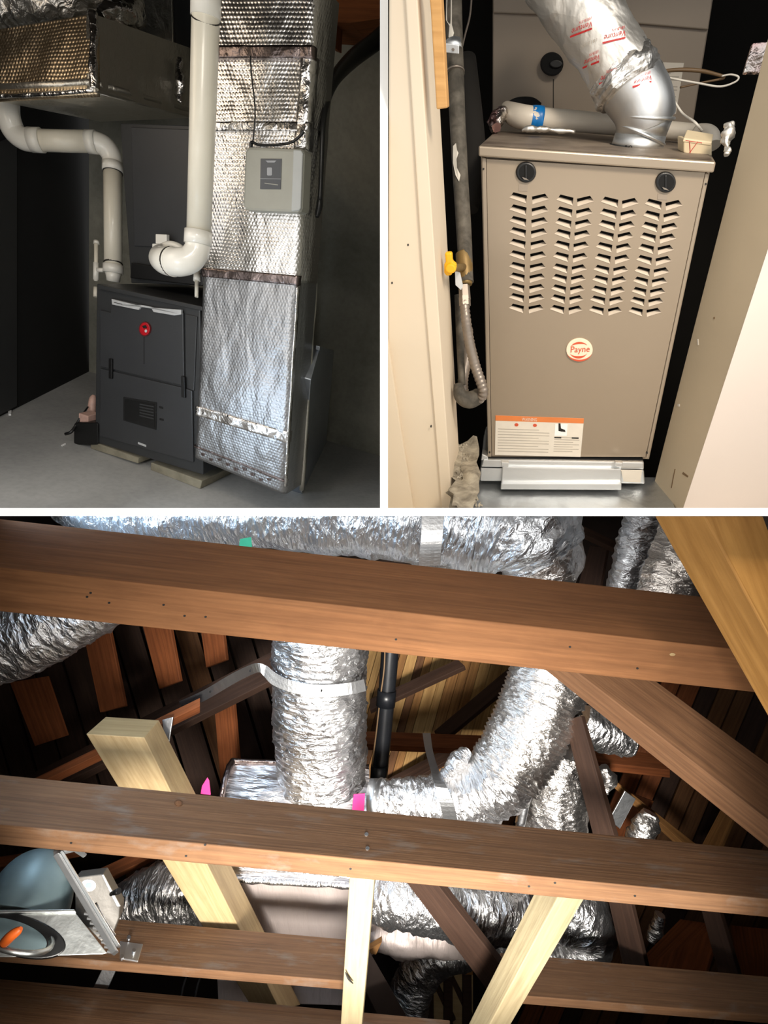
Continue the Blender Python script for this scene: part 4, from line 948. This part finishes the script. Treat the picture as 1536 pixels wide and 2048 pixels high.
PLf = Plane(P(250, 1430, 3.8), (.15, -1, .2))
planks(PLf, -120, 560, 1230, 1620, .30, 62, ['truss_dark', 'deck_b', 'truss_dark'], ceil, 6)
planks(Plane(P(500, 1850, 3.8), (.05, -1, .2)), -40, 1330, 1690, 2150, .10, 74, ['truss_dark', 'deck_dark', 'deck_b', 'truss_dark'], ceil, 6)

# ---- reddish rafters behind
R = 'dark rafters under the roof'
def rafter(label, a, b, c, d, Y, mat='rafter_red', th=40, group=R, cat='rafter', off=9):
    """a-b wide face left edge (top, bottom), c-d right edge; a slim shaded side follows"""
    s = 1 if off > 0 else -1
    return lumber('rafter', label, [a, b], [c, d], [(c[0]+off, c[1]), (d[0]+off, d[1])], Y, M[mat], th, group, None, cat)[0]
rafter('broad reddish rafter end below the left foil bulge', (20, 1365), (70, 1492), (98, 1352), (138, 1470), (2.9, 2.9), off=-0.1)
rafter('reddish rafter between the left foil bulge and the old brown beam', (160, 1240), (200, 1425), (215, 1240), (250, 1412), (3.0, 3.0), off=6)
rafter('speckled reddish rafter in the middle of the dark left roof', (282, 1240), (318, 1378), (338, 1240), (360, 1362), (3.0, 3.0), off=6)
rafter('small reddish rafter stub left of the central foil duct', (400, 1250), (412, 1335), (444, 1250), (452, 1320), (3.1, 3.1), off=6)
rafter('dark red upright rafter between the long metal strap and the foil box', (425, 1370), (440, 1560), (462, 1350), (478, 1540), (3.1, 3.1), 'rafter_red', off=6)
lumber('purlin', 'dark purlin rising to the right behind the long metal strap', [(-20, 1590), (545, 1302)], [(-20, 1640), (560, 1352)], [(-20, 1655), (560, 1364)], (2.75, 2.75), M['truss_dark'], 40, None, None, 'purlin')
lumber('purlin', 'orange lit purlin rising behind the cut top of the pale post', [(20, 1580), (400, 1395)], [(20, 1594), (400, 1412)], [(20, 1610), (400, 1426)], (2.45, 2.45), M['rafter_red'], 40, None, None, 'purlin')
lumber('purlin', 'dark brown purlin crossing behind the black vent pipe', [(730, 1462), (1010, 1472)], [(730, 1488), (1010, 1500)], [(730, 1500), (1010, 1512)], (3.2, 3.2), M['rafter_red'], 40, None, None, 'purlin')
for lab, q in (('upper dark diagonal rafter crossing the roof planks', [(740, 1398), (915, 1318), (740, 1420), (930, 1332)]), ('middle dark diagonal rafter crossing the roof planks', [(868, 1462), (1030, 1325), (898, 1470), (1042, 1350)]), ('lower dark diagonal rafter behind the metal strap', [(770, 1560), (905, 1490), (775, 1590), (930, 1500)])):
    lumber('rafter', lab, [q[0], q[1]], [q[2], q[3]], [(q[2][0]+2, q[2][1]+8), (q[3][0]+2, q[3][1]+8)], (3.4, 3.4), M['truss_dark'], 40, R, None, 'rafter')
# right hand background timbers
lumber('rafter', 'tan rafter running down to the right below the long diagonal brace', [(1215, 1548), (1395, 1690)], [(1228, 1562), (1395, 1712)], [(1228, 1576), (1385, 1720)], (2.9, 2.9), M['deck_a'], 45, None, None, 'rafter')
lumber('rafter', 'brown crosspiece behind the dark sloping post', [(1160, 1488), (1340, 1512)], [(1160, 1520), (1340, 1540)], [(1160, 1536), (1340, 1556)], (3.0, 3.0), M['rafter_red'], 45, None, None, 'rafter')
lumber('rafter', 'reddish rafter leaning left above the middle beam at the right', [(1262, 1586), (1215, 1690)], [(1300, 1600), (1262, 1700)], [(1308, 1602), (1270, 1702)], (3.1, 3.1), M['rafter_red'], 40, None, None, 'rafter')
lumber('rafter', 'orange rafter leaning left near the right edge above the middle beam', [(1440, 1620), (1398, 1700)], [(1468, 1632), (1436, 1706)], [(1474, 1634), (1442, 1708)], (3.1, 3.1), M['deck_a'], 40, None, None, 'rafter')
lumber('rafter', 'dark brown sloping timber in the upper right behind the foil roll', [(1098, 1020), (1232, 1082)], [(1098, 1036), (1232, 1098)], [(1098, 1046), (1232, 1108)], (2.7, 2.7), M['truss_dark'], 45, None, None, 'rafter')
lumber('rafter', 'dark upright timber between the big foil duct and foil roll', [(1180, 1090), (1150, 1190)], [(1214, 1096), (1196, 1190)], [(1220, 1096), (1202, 1190)], (2.75, 2.75), M['truss_dark'], 45, None, None, 'rafter')
lumber('rafter', 'broad reddish plank leaning in the lower right corner', [(1360, 1838), (1240, 1960)], [(1440, 1850), (1400, 1975)], [(1446, 1852), (1408, 1977)], (2.8, 2.8), M['rafter_red'], 40, None, None, 'rafter')
lumber('rafter', 'reddish plank at the right edge below the middle beam', [(1460, 1850), (1478, 1960)], [(1560, 1860), (1560, 1980)], [(1566, 1862), (1566, 1982)], (3.0, 3.0), M['rafter_red'], 40, None, None, 'rafter')
lumber('rafter', 'orange lit timber behind the can light at the left edge', [(-20, 1716), (150, 1690)], [(-20, 1738), (160, 1704)], [(-20, 1748), (160, 1714)], (2.7, 2.7), M['rafter_red'], 45, None, None, 'rafter')
lumber('rafter', 'brown timber rising right between the can light and the pale post', [(150, 1760), (300, 1690)], [(160, 1782), (320, 1706)], [(166, 1790), (322, 1716)], (2.6, 2.7), M['rafter_red'], 45, None, None, 'rafter')

# ---- foil ducts
def duct(name, label, pp, mat, n=14, seg=56, amp=.012, freq=13, ridge=0.0, pitch=.04, seed=0., cat='duct', group=None, parent=None):
    o = mk(name, pxtube(pp, n, seg, amp=amp, freq=freq, ridge=ridge, pitch=pitch, seed=seed), M[mat], parent, True)
    if parent is None: tag(o, label, cat, group)
    return o
t = thing('flex_duct', 'big silver flex duct running along above the top beam', 'duct', P(700, 1120, 2.1))
duct('duct_sleeve', '', [(150, 960, 2.25, 92), (300, 985, 2.22, 100), (520, 990, 2.18, 108), (760, 1000, 2.1, 118), (960, 1030, 2.05, 124), (1050, 1065, 2.0, 112), (1085, 1115, 2.0, 84)], 'flex_foil_daylit', 16, 64, .014, 12, .004, .035, 1.0, parent=t)
mk('duct_end_cap', pxtube([(1078, 1100, 2.0, 84), (1090, 1120, 2.0, 78), (1094, 1150, 2.02, 60), (1092, 1178, 2.05, 30)], 8, 40, amp=.01, freq=16), M['flex_foil'], t, True)
mk('hanger_strap', pxribbon([(866, 1022, 1.84, 23, -1), (864, 1070, 1.83, 22, -1), (861, 1100, 1.84, 22, -1), (859, 1132, 1.87, 22, -1)], .003, 5), M['strap'], t, bevel=.001)
mk('green_tag', plate(Plane(P(490, 1086, 1.93), (0, -1, 0)), [(480, 1078), (502, 1074), (504, 1096), (478, 1092)], 0, .004), M['green_tag'], t)
duct('foil_wrap', 'crumpled bluish foil at the top left above the old beam', [(170, 1030, 2.2, 24), (200, 1042, 2.2, 26), (232, 1048, 2.2, 24)], 'flex_foil_daylit', 8, 28, .02, 16, seed=2.)
duct('flex_duct', 'grey foil bulge below the old brown beam at the left edge', [(-20, 1296, 2.3, 74), (60, 1268, 2.3, 76), (150, 1222, 2.32, 70), (240, 1170, 2.36, 66)], 'flex_foil', 16, 56, .012, 14, .004, .04, 4.0)
t = thing('flex_duct', 'upright silver flex duct dropping into the foil box in the centre', 'duct', P(645, 1535, 2.6))
duct('duct_sleeve', '', [(640, 1220, 2.5, 96), (640, 1290, 2.52, 94), (640, 1350, 2.55, 92), (640, 1430, 2.58, 92), (643, 1500, 2.6, 88), (646, 1560, 2.62, 86)], 'flex_foil', 16, 64, .012, 13, .005, .03, 7., parent=t)
mk('hanger_strap', pxribbon([(362, 1412, 2.62, 4, 9), (410, 1390, 2.55, 4, 9), (470, 1355, 2.45, 4, 9), (512, 1336, 2.35, 3, 9), (530, 1342, 2.34, -2, 11), (548, 1358, 2.33, -3, 12), (585, 1374, 2.315, 0, 12), (640, 1382, 2.31, 0, 12), (695, 1378, 2.32, 1, 12), (730, 1370, 2.36, 2, 12)], .003, 5), M['strap'], t, bevel=.001)
for x, y, d in ((381, 1404, 2.585), (420, 1384, 2.53), (500, 1342, 2.37), (643, 1382, 2.305)):
    mk('strap_hole', disc(Plane(P(x, y, d-.012), (0, -1, 0)), x, y, 2, 2, 0, .003, 8), M['flat_black'], t)
# foil box below it
t = thing('foil_box', 'foil wrapped plenum box under the upright silver flex duct', 'plenum', P(600, 1890, 2.5))
FB1 = plane3(P(445, 1600, 2.46), P(735, 1622, 2.46), P(600, 1520, 2.62)); 
fq = [P(470, 1522, 2.62), P(738, 1532, 2.62), P(742, 1640, 2.46), P(436, 1610, 2.46)]
mk('box_top_face', wall_grid(fq[0], fq[1], fq[2], fq[3], 40, 20, .012, 3, .04), M['box_foil'], t, True)
mk('box_rim', pxtube([(440, 1605, 2.45, 6), (450, 1560, 2.5, 6), (462, 1528, 2.58, 6), (480, 1522, 2.61, 5), (600, 1526, 2.61, 4), (738, 1534, 2.61, 5)], 6, 10, amp=.004, freq=30), M['dark_tape'], t, True)
fr = [P(436, 1610, 2.46), P(742, 1640, 2.46), P(742, 1772, 2.42), P(440, 1756, 2.42)]
mk('box_upper_face', wall_grid(fr[0], fr[1], fr[2], fr[3], 40, 16, .012, 5, .04), M['box_foil'], t, True)
fr = [P(440, 1756, 2.42), P(742, 1772, 2.42), P(746, 1910, 2.56), P(470, 1905, 2.56)]
mk('box_lower_face', wall_grid(fr[0], fr[1], fr[2], fr[3], 40, 16, .010, 8, .04), M['box_foil_pink'], t, True)
mk('box_fold', pxtube([(440, 1757, 2.41, 6), (560, 1764, 2.41, 6), (742, 1774, 2.41, 6)], 8, 10, amp=.006, freq=24), M['flex_foil'], t, True)
tag(mk('pink_ribbon', plate(Plane(P(718, 1603, 2.36), (0, -1, -.2)), [(707, 1590), (730, 1588), (728, 1622), (704, 1620)], 0, .006), M['pink_tag'], bevel=.001), 'pink ribbon at the right end of the foil box', 'ribbon')
tag(mk('pink_ribbon', plate(Plane(P(412, 1575, 2.4), (0, -1, -.2)), [(414, 1556), (418, 1562), (421, 1590), (401, 1588), (404, 1572)], 0, .006), M['pink_tag'], bevel=.001), 'pink ribbon left of the foil box above the middle beam', 'ribbon')
t = thing('flex_duct', 'bent silver flex duct running from the top beam to the foil box', 'duct', P(760, 1600, 2.4))
duct('duct_sleeve', '', [(1110, 1270, 2.40, 76), (1098, 1350, 2.38, 78), (1075, 1420, 2.36, 78), (1042, 1490, 2.34, 76), (1010, 1545, 2.33, 72)], 'flex_foil_warm', 18, 64, .009, 14, .006, .022, 12., parent=t)
duct('duct_elbow', '', [(1025, 1520, 2.33, 72), (985, 1568, 2.33, 66), (930, 1594, 2.34, 56), (860, 1602, 2.36, 47), (795, 1604, 2.38, 42), (760, 1604, 2.4, 40)], 'flex_foil', 14, 56, .014, 14, .003, .03, 15., parent=t)
mk('duct_collar', pxtube([(766, 1602, 2.40, 41), (742, 1602, 2.41, 41)], 1, 36), M['strap'], t, True)
mk('hanger_strap', pxribbon([(853, 1466, 2.7, 8, 0), (858, 1500, 2.5, 8, 2), (868, 1535, 2.34, 9, 3), (880, 1568, 2.22, 12, 2), (893, 1605, 2.20, 14, 1), (902, 1645, 2.22, 14, 0)], .003, 5), M['strap'], t, bevel=.001)
duct('torn_foil', '', [(885, 1560, 2.3, 9), (900, 1545, 2.31, 16), (918, 1520, 2.32, 18), (936, 1500, 2.34, 10)], 'flex_foil', 8, 20, .012, 22, seed=31., parent=t)
duct('flex_duct', 'short foil duct behind the upper end of the long diagonal brace', [(1160, 1440, 2.7, 34), (1200, 1462, 2.7, 38), (1262, 1484, 2.72, 28)], 'flex_foil', 10, 36, .014, 16, .003, .03, 18.)
duct('flex_duct', 'dull foil duct hanging left of the dark sloping post', [(1130, 1500, 2.6, 46), (1115, 1560, 2.6, 58), (1105, 1620, 2.6, 66), (1100, 1690, 2.6, 70)], 'flex_foil_warm', 12, 48, .012, 14, .003, .025, 22.)
tag(mk('white_tube', pxtube([(1066, 1572, 2.4, 9), (1052, 1600, 2.4, 9), (1042, 1650, 2.4, 8)], 5, 14), M['strap'], None, True), 'small pale tube beside the dull foil duct', 'tube')
duct('foil_roll', 'bright bluish foil roll standing at the top right behind the yellow timber', [(1290, 1000, 1.9, 34), (1274, 1060, 1.9, 32), (1258, 1115, 1.92, 30), (1240, 1180, 1.95, 28)], 'flex_foil_daylit', 12, 36, .008, 18, .002, .03, 26.)
duct('foil_sheet', 'loose foil sheet between the foil roll and the yellow timber', [(1370, 1010, 2.1, 60), (1350, 1080, 2.1, 66), (1330, 1150, 2.12, 72), (1320, 1230, 2.15, 72)], 'flex_foil_warm', 12, 44, .012, 15, .003, .05, 29.)
# lower foil
duct('flex_duct', 'silver duct piece right of the pale upright post under the middle beam', [(752, 1790, 2.35, 46), (800, 1800, 2.32, 52), (880, 1812, 2.32, 54), (960, 1822, 2.34, 54), (1040, 1828, 2.38, 52)], 'flex_foil', 12, 48, .016, 13, .002, .04, 33.)
duct('flex_duct', 'rumpled pinkish foil duct below the silver duct piece', [(730, 1860, 2.58, 32), (800, 1868, 2.56, 38), (880, 1866, 2.56, 42), (980, 1856, 2.58, 44)], 'box_foil_pink', 12, 40, .014, 13, 0, .04, 36.)
duct('flex_duct', 'torn foil duct slanting down between the black plank and dark brace', [(1000, 1868, 2.75, 50), (920, 1886, 2.72, 48), (860, 1915, 2.7, 44), (826, 1970, 2.7, 38), (810, 2080, 2.7, 32)], 'flex_foil', 12, 48, .018, 12, 0, .04, 40.)
duct('flex_duct', 'silver foil duct behind the pale sloping post at the right', [(1060, 1800, 2.5, 60), (1130, 1812, 2.5, 62), (1168, 1850, 2.5, 58), (1150, 1905, 2.5, 54), (1090, 1950, 2.5, 50)], 'flex_foil', 14, 48, .016, 13, .004, .05, 44.)
duct('flex_duct', 'bright crumpled foil between the can light and the pale leaning post', [(200, 1850, 2.5, 40), (270, 1812, 2.5, 56), (340, 1790, 2.5, 62), (420, 1790, 2.5, 62)], 'flex_foil_warm', 12, 44, .016, 13, .002, .04, 47.)
duct('foil_scrap', 'small bright foil patch right of the dark post above the middle beam', [(1300, 1625, 2.8, 14), (1290, 1650, 2.8, 24), (1276, 1690, 2.8, 26)], 'flex_foil_warm', 8, 24, .02, 16, seed=50., cat='foil scrap')
duct('foil_scrap', 'narrow foil patch behind the top of the dark sloping post', [(1205, 1535, 2.8, 12), (1212, 1560, 2.8, 16), (1208, 1585, 2.8, 8)], 'flex_foil_warm', 8, 24, .016, 16, seed=53., cat='foil scrap')
duct('foil_scrap', 'foil glint in the dark below the middle beam at the right', [(1320, 1830, 2.8, 10), (1312, 1860, 2.8, 13), (1300, 1882, 2.8, 8)], 'flex_foil', 8, 20, .01, 20, seed=55., cat='foil scrap')
tag(mk('metal_plate', plate(Plane(P(1245, 1615, 2.8), (0, -1, 0)), [(1250, 1582), (1272, 1598), (1240, 1658), (1218, 1640)], 0, .01), M['strap'], bevel=.002), 'grey metal plate on the rafter right of the dark sloping post', 'plate')
tag(mk('foil_carton', plate(Plane(P(560, 1990, 2.42), (0, -1, .1)), [(434, 1958), (690, 1972), (690, 2012), (436, 2004)], 0, .2), M['box_foil_pink'], bevel=.004), 'pale foil faced carton under the lowest cross beam', 'carton')
# ---- black vent stack
t = thing('vent_stack', 'black vent stack pipe right of the upright silver flex duct', 'pipe', P(755, 1565, 2.9))
mk('stack_pipe', pxtube([(784, 1250, 2.9, 18), (778, 1330, 2.9, 17.5), (770, 1430, 2.9, 16.5), (758, 1570, 2.9, 15.5)], 4, 20), M['pipe_black'], t, True)
mk('stack_coupling', pxtube([(774, 1380, 2.89, 19), (771, 1412, 2.89, 19)], 1, 20), M['pipe_black'], t, True)
mk('stack_hose_end', pxtube([(759, 1530, 2.88, 17), (756, 1572, 2.88, 17)], 1, 20), M['pipe_black'], t, True)
tag(mk('ground_wire', pxtube([(770, 1290, 2.86, 1.6), (768, 1340, 2.86, 1.6), (760, 1400, 2.86, 1.6), (752, 1470, 2.86, 1.6), (744, 1530, 2.86, 1.6)], 5, 8), M['brown_wire'], None, True), 'thin wire running down beside the black vent stack', 'wire')

# ---- dark truss members
X = 'dark brown truss members'
lumber('truss_member', 'dark brace from under the middle beam down to the pale sloping post', [(812, 1764), (985, 1995)], [(868, 1760), (1012, 1946)], [(886, 1760), (1022, 1938)], (2.0, 2.02), M['truss_dark'], 40, X, None, 'brace')
lumber('truss_member', 'dark sloping post right of the bent silver flex duct', [(1128, 1440), (1186, 1672)], [(1162, 1432), (1228, 1672)], [(1170, 1432), (1238, 1672)], (2.2, 2.1), M['truss_dark'], 35, X, None, 'post')
lumber('truss_member', 'dark post continuing under the middle beam beside the right foil duct', [(1214, 1790), (1250, 1950)], [(1258, 1790), (1296, 1950)], [(1266, 1790), (1304, 1950)], (2.2, 2.2), M['truss_dark'], 35, X, None, 'post')
lumber('truss_member', 'narrow dark post near the right edge under the middle beam', [(1402, 1820), (1440, 1960)], [(1438, 1820), (1480, 1960)], [(1446, 1820), (1488, 1960)], (2.3, 2.3), M['truss_dark'], 35, X, None, 'post')
lumber('truss_member', 'black plank slanting down right of the pale upright post', [(738, 1900), (830, 2060)], [(690, 1900), (770, 2060)], [(684, 1904), (764, 2064)], (2.1, 2.1), M['deck_dark'], 35, X, None, 'plank')
# ---- long diagonal brace at the right
lumber('diagonal_brace', 'long brown diagonal brace sloping down to the right edge', [(1255, 1320), (1600, 1574)], [(1125, 1322), (1600, 1690)], [(1068, 1322), (1600, 1748)], (1.72, 1.55), M['brace_brown'], 38, None, None, 'brace')
# ---- pale new posts
o, p1, p2 = lumber('leaning_post', 'pale new post with a cut top leaning across the left of the attic', [(318, 1437), (600, 2062)], [(262, 1474), (532, 2062)], [(172, 1468), (530-7, 2062)], (2.15, 2.1), M['new_pine'], 62, None, None, 'post') if False else (None, None, None)
def post(label, q_top, q_bot, Y, mat, th, cat='post', name='new_post'):
    """q: pixel of left edge, middle edge, right edge"""
    return lumber(name, label, [q_top[0], q_bot[0]], [q_top[1], q_bot[1]], [q_top[2], q_bot[2]], Y, M[mat], th, None, None, cat)
post('pale new post with a cut top leaning across the left of the attic', [(172, 1468), (288, 1475), (318, 1440)], [(500, 2010), (560, 2020), (602, 2010)], (2.14, 2.14), 'new_pine', 25)
np, _, _ = post('pale upright post standing below the middle beam near the centre', [(700, 1735), (751, 1735), (753, 1735)], [(680, 2070), (722, 2070), (724, 2070)], (1.72, 1.72), 'new_pine_pale', 6)
post('pale post sloping down to the left below the middle beam', [(1074, 1775), (1124, 1780), (1176, 1785)], [(930, 2062), (972, 2062), (1014, 2062)], (1.74, 1.74), 'new_pine_pale', 45)
mk('knot', pxtube([(691, 1945, 1.712, 1.0), (697, 1957, 1.712, 2.2), (706, 1967, 1.712, 1.0)], 4, 8), M['print_black'], np, True)
# ---- the big cross beams
b1, f1, u1 = lumber('cross_beam', 'broad old brown beam crossing the top of the attic', [(-60, 1031), (1640, 1219)], [(-60, 1129), (1640, 1317)], [(-60, 1217), (1640, 1399)], (1.32, 1.30), M['beam_old'], 60, None, None, 'beam')
b2, f2, u2 = lumber('cross_beam', 'old brown beam crossing the middle of the attic', [(-60, 1543), (1640, 1711)], [(-60, 1643), (1640, 1808)], [(-60, 1684), (1640, 1845)], (1.50, 1.48), M['beam_mid'], 58, None, None, 'beam')
b3, f3, u3 = lumber('cross_beam', 'dark brown low beam running from the can light to the pale upright post', [(-60, 1812), (702, 1879)], [(-60, 1900), (702, 1963)], [(-60, 1920), (702, 1981)], (1.86, 1.86), M['beam_mid'], 58, None, None, 'beam')
lumber('cross_beam', 'dark low beam running right from the pale sloping post', [(1000, 1905), (1640, 1962)], [(1000, 1987), (1640, 2040)], [(1000, 2005), (1640, 2056)], (1.88, 1.88), M['beam_mid'], 58, None, None, 'beam')
b4, f4, u4 = lumber('cross_beam', 'lowest dark brown beam along the bottom left edge', [(-60, 1952), (900, 2040)], [(-60, 2070), (900, 2150)], [(-60, 2100), (900, 2180)], (1.66, 1.66), M['beam_mid'], 58, None, None, 'beam')
for b_, pl, pts in ((b1, u1, [(181, 1186), (174, 1194), (218, 1206), (327, 1210), (369, 1232), (411, 1234), (792, 1279), (1140, 1294), (1275, 1337)]), (b2, u2, [(142, 1686), (372, 1712), (410, 1690), (701, 1738), (1058, 1773), (1110, 1766), (1270, 1792)])):
    for x, y in pts: mk('nail_hole', disc(pl, x, y, 2.6, 2.0, .0009, .002, 10), M['print_black'], b_)
for x, y in ((733, 1668), (735, 1696)): mk('nail_head', disc(f2, x, y, 4, 3.6, .002, .004, 12), M['strap'], b2)
mk('knot', disc(f2, 357, 1606, 9, 7, .001, .002, 18), M['deck_b'], b2); mk('knot', disc(f2, 357, 1606, 6, 4.6, .0016, .002, 16), M['beam_old'], b2)
mk('chip', disc(u1, 1345, 1309, 6, 3, .001, .002, 10), M['new_pine'], b1)
lumber('near_timber', 'close yellowish timber slanting across the top right corner', [(1500, 960), (1738, 1600)], [(1370, 960), (1712, 1600)], [(1268, 960), (1630, 1600)], (1.02, .97), M['beam_near'], 42, None, None, 'timber')

# ---- recessed can light on its frame
t = thing('recessed_light', 'galvanised recessed can light housing at the lower left of the attic', 'light', P(110, 1905, 1.7))
KP = plane3(P(30, 1812, 1.68), P(215, 1905, 1.66), P(20, 1910, 1.60))
pan = mk('mounting_pan', plate(KP, [(-60, 1824), (148, 1822), (214, 1906), (206, 1908), (20, 1914), (-60, 1914)], 0, .006), M['can_steel'], t, bevel=.001)
mk('pan_lip', plate(KP, [(-60, 1820), (148, 1818), (152, 1824), (-60, 1828)], .012, .016), M['can_steel'], t, bevel=.002)
mk('can_dome', pxtube([(40, 1838, 1.76, 84), (58, 1800, 1.80, 80), (72, 1766, 1.84, 70), (82, 1746, 1.88, 50), (86, 1738, 1.90, 20)], 8, 40), M['can_dome'], t, True)
mk('ring_rim', disc(KP, 30, 1869, 104, 42, .004, .02, 48, rot=.25), M['black_plastic'], t, bevel=.003)
mk('ring_lip', ringpx(24, 1869, KP.on(24, 1869).y-.015, 82, 33, .25, 5.5), M['can_steel'], t, True)
mk('ring_bowl', disc(KP, 22, 1870, 74, 30, .0075, .006, 44, rot=.28), M['can_dome'], t)
mk('wire_nut', pxtube([(10, 1884, 1.52, 10), (22, 1872, 1.50, 10), (36, 1862, 1.50, 8), (42, 1857, 1.5, 4)], 4, 14), M['orange_nut'], t, True)
JQ = Plane(P(195, 1800, 1.80), (.25, -1, .3))
jbx = mk('wiring_box', plate(JQ, [(150, 1755), (206, 1748), (240, 1812), (238, 1836), (214, 1896), (150, 1830)], 0, .07), M['box_steel'], t, bevel=.003)
mk('bevel_plate', plate(JQ, [(203, 1750), (207, 1749), (241, 1813), (234, 1814)], .004, .006), M['strap'], jbx, bevel=.001)
mk('knockout', disc(JQ, 177, 1771, 15, 12, .002, .004, 22), M['strap'], jbx); mk('knockout_slot', disc(JQ, 177, 1771, 7, 5.5, .004, .004, 16), M['can_dome'], jbx)
mk('cable_clamp', pxtube([(222, 1788, 1.78, 4), (238, 1782, 1.77, 6)], 1, 10), M['black_plastic'], jbx, True)
tb = thing('hanger_bar', 'bright slotted hanger bar holding the can light between two beams', 'hanger bar', P(230, 1905, 1.62))
mk('bar', box8([P(106, 1712, 1.50), P(116, 1705, 1.50), P(122, 1708, 1.51), P(110, 1716, 1.51)], [P(222, 1908, 1.60), P(232, 1901, 1.60), P(238, 1904, 1.61), P(228, 1912, 1.61)]), M['bright_steel'], tb, bevel=.001)
mk('bar', box8([P(116, 1706, 1.51), P(124, 1701, 1.51), P(128, 1704, 1.52), P(120, 1708, 1.52)], [P(230, 1896, 1.61), P(238, 1890, 1.61), P(242, 1893, 1.62), P(234, 1898, 1.62)]), M['bright_steel'], tb, bevel=.001)
mk('top_foot', plate(Plane(P(135, 1704, 1.52), (0, -1, -.6)), [(106, 1704), (150, 1696), (172, 1712), (166, 1716), (148, 1704), (108, 1714)], 0, .006), M['bright_steel'], tb, bevel=.001)
mk('end_plate', plate(f3.shift(.004), [(240, 1882), (286, 1888), (276, 1922), (240, 1916)], 0, .005), M['bright_steel'], tb, bevel=.001)
for x, y in ((258, 1874), (244, 1912), (268, 1900)): mk('screw_head', disc(f3.shift(.01), x, y, 4, 4, 0, .008, 10), M['strap'], tb)
for k in range(9):
    u = k/8; x, y = 168 + 46*u, 1826 + 76*u; mk('tab', plate(Plane(P(x, y, 1.57+.03*u), (0, -1, 0)), [(x, y), (x+9, y+1), (x+9, y+5), (x, y+4)], 0, .006), M['bright_steel'], tb)
mk('slide_bar', pxtube([(190, 1808, 1.60, 4), (206, 1838, 1.605, 4), (228, 1872, 1.61, 4)], 2, 8), M['strap'], tb, True)
# ---- small bits
tag(mk('metal_strip', plate(Plane(P(210, 1960, 1.95), (0, -1, .2)), [(206, 1934), (232, 1940), (212, 1984), (184, 1980)], 0, .01), M['strap'], bevel=.002), 'pale metal strip under the low beam near the can light', 'strip')
tag(mk('metal_strip', plate(Plane(P(336, 1462, 2.4), (0, -1, .2)), [(324, 1440), (346, 1434), (338, 1484), (328, 1476)], 0, .01), M['strap'], bevel=.002), 'pale metal strip beside the cut top of the leaning post', 'strip')
for k, x in enumerate((374, 402)):
    tag(mk('loose_wire', pxtube([(x, 1950, 2.3, 1.8), (x-8, 1975, 2.3, 1.8), (x-14, 2010, 2.3, 1.8)], 4, 8), M['strap'], None, True), ('left', 'right')[k] + ' one of two thin grey wires under the low beam', 'wire')
t = thing('gable_vent', 'small wooden slatted frame below the torn foil duct', 'vent', P(900, 2030, 2.7))
GV = Plane(P(900, 1990, 2.85), (0, -1, .1))
mk('frame_top', plate(GV, [(852, 1938), (946, 1941), (946, 1950), (852, 1947)], .02, .04), M['deck_a'], t, bevel=.002)
mk('backing', plate(GV, [(850, 1945), (946, 1948), (946, 2070), (850, 2070)], -.03, .01), M['new_pine'], t)
for x in (850, 888, 926): mk('slat', plate(GV, [(x, 1947), (x+17, 1948), (x+18, 2070), (x, 2070)], .01, .03), M['truss_dark'], t, bevel=.002)
for x in (862, 900): mk('brace_slat', plate(GV, [(x, 1960), (x+8, 1956), (x+50, 2040), (x+40, 2046)], -.005, .02), M['truss_dark'], t, bevel=.002)
tag(mk('wood_block', plate(Plane(P(755, 1895, 2.3), (0, -1, .1)), [(738, 1900), (764, 1884), (752, 1910), (742, 1908)], 0, .04), M['deck_a'], bevel=.002), 'small orange wood block beside the pale upright post', 'block')
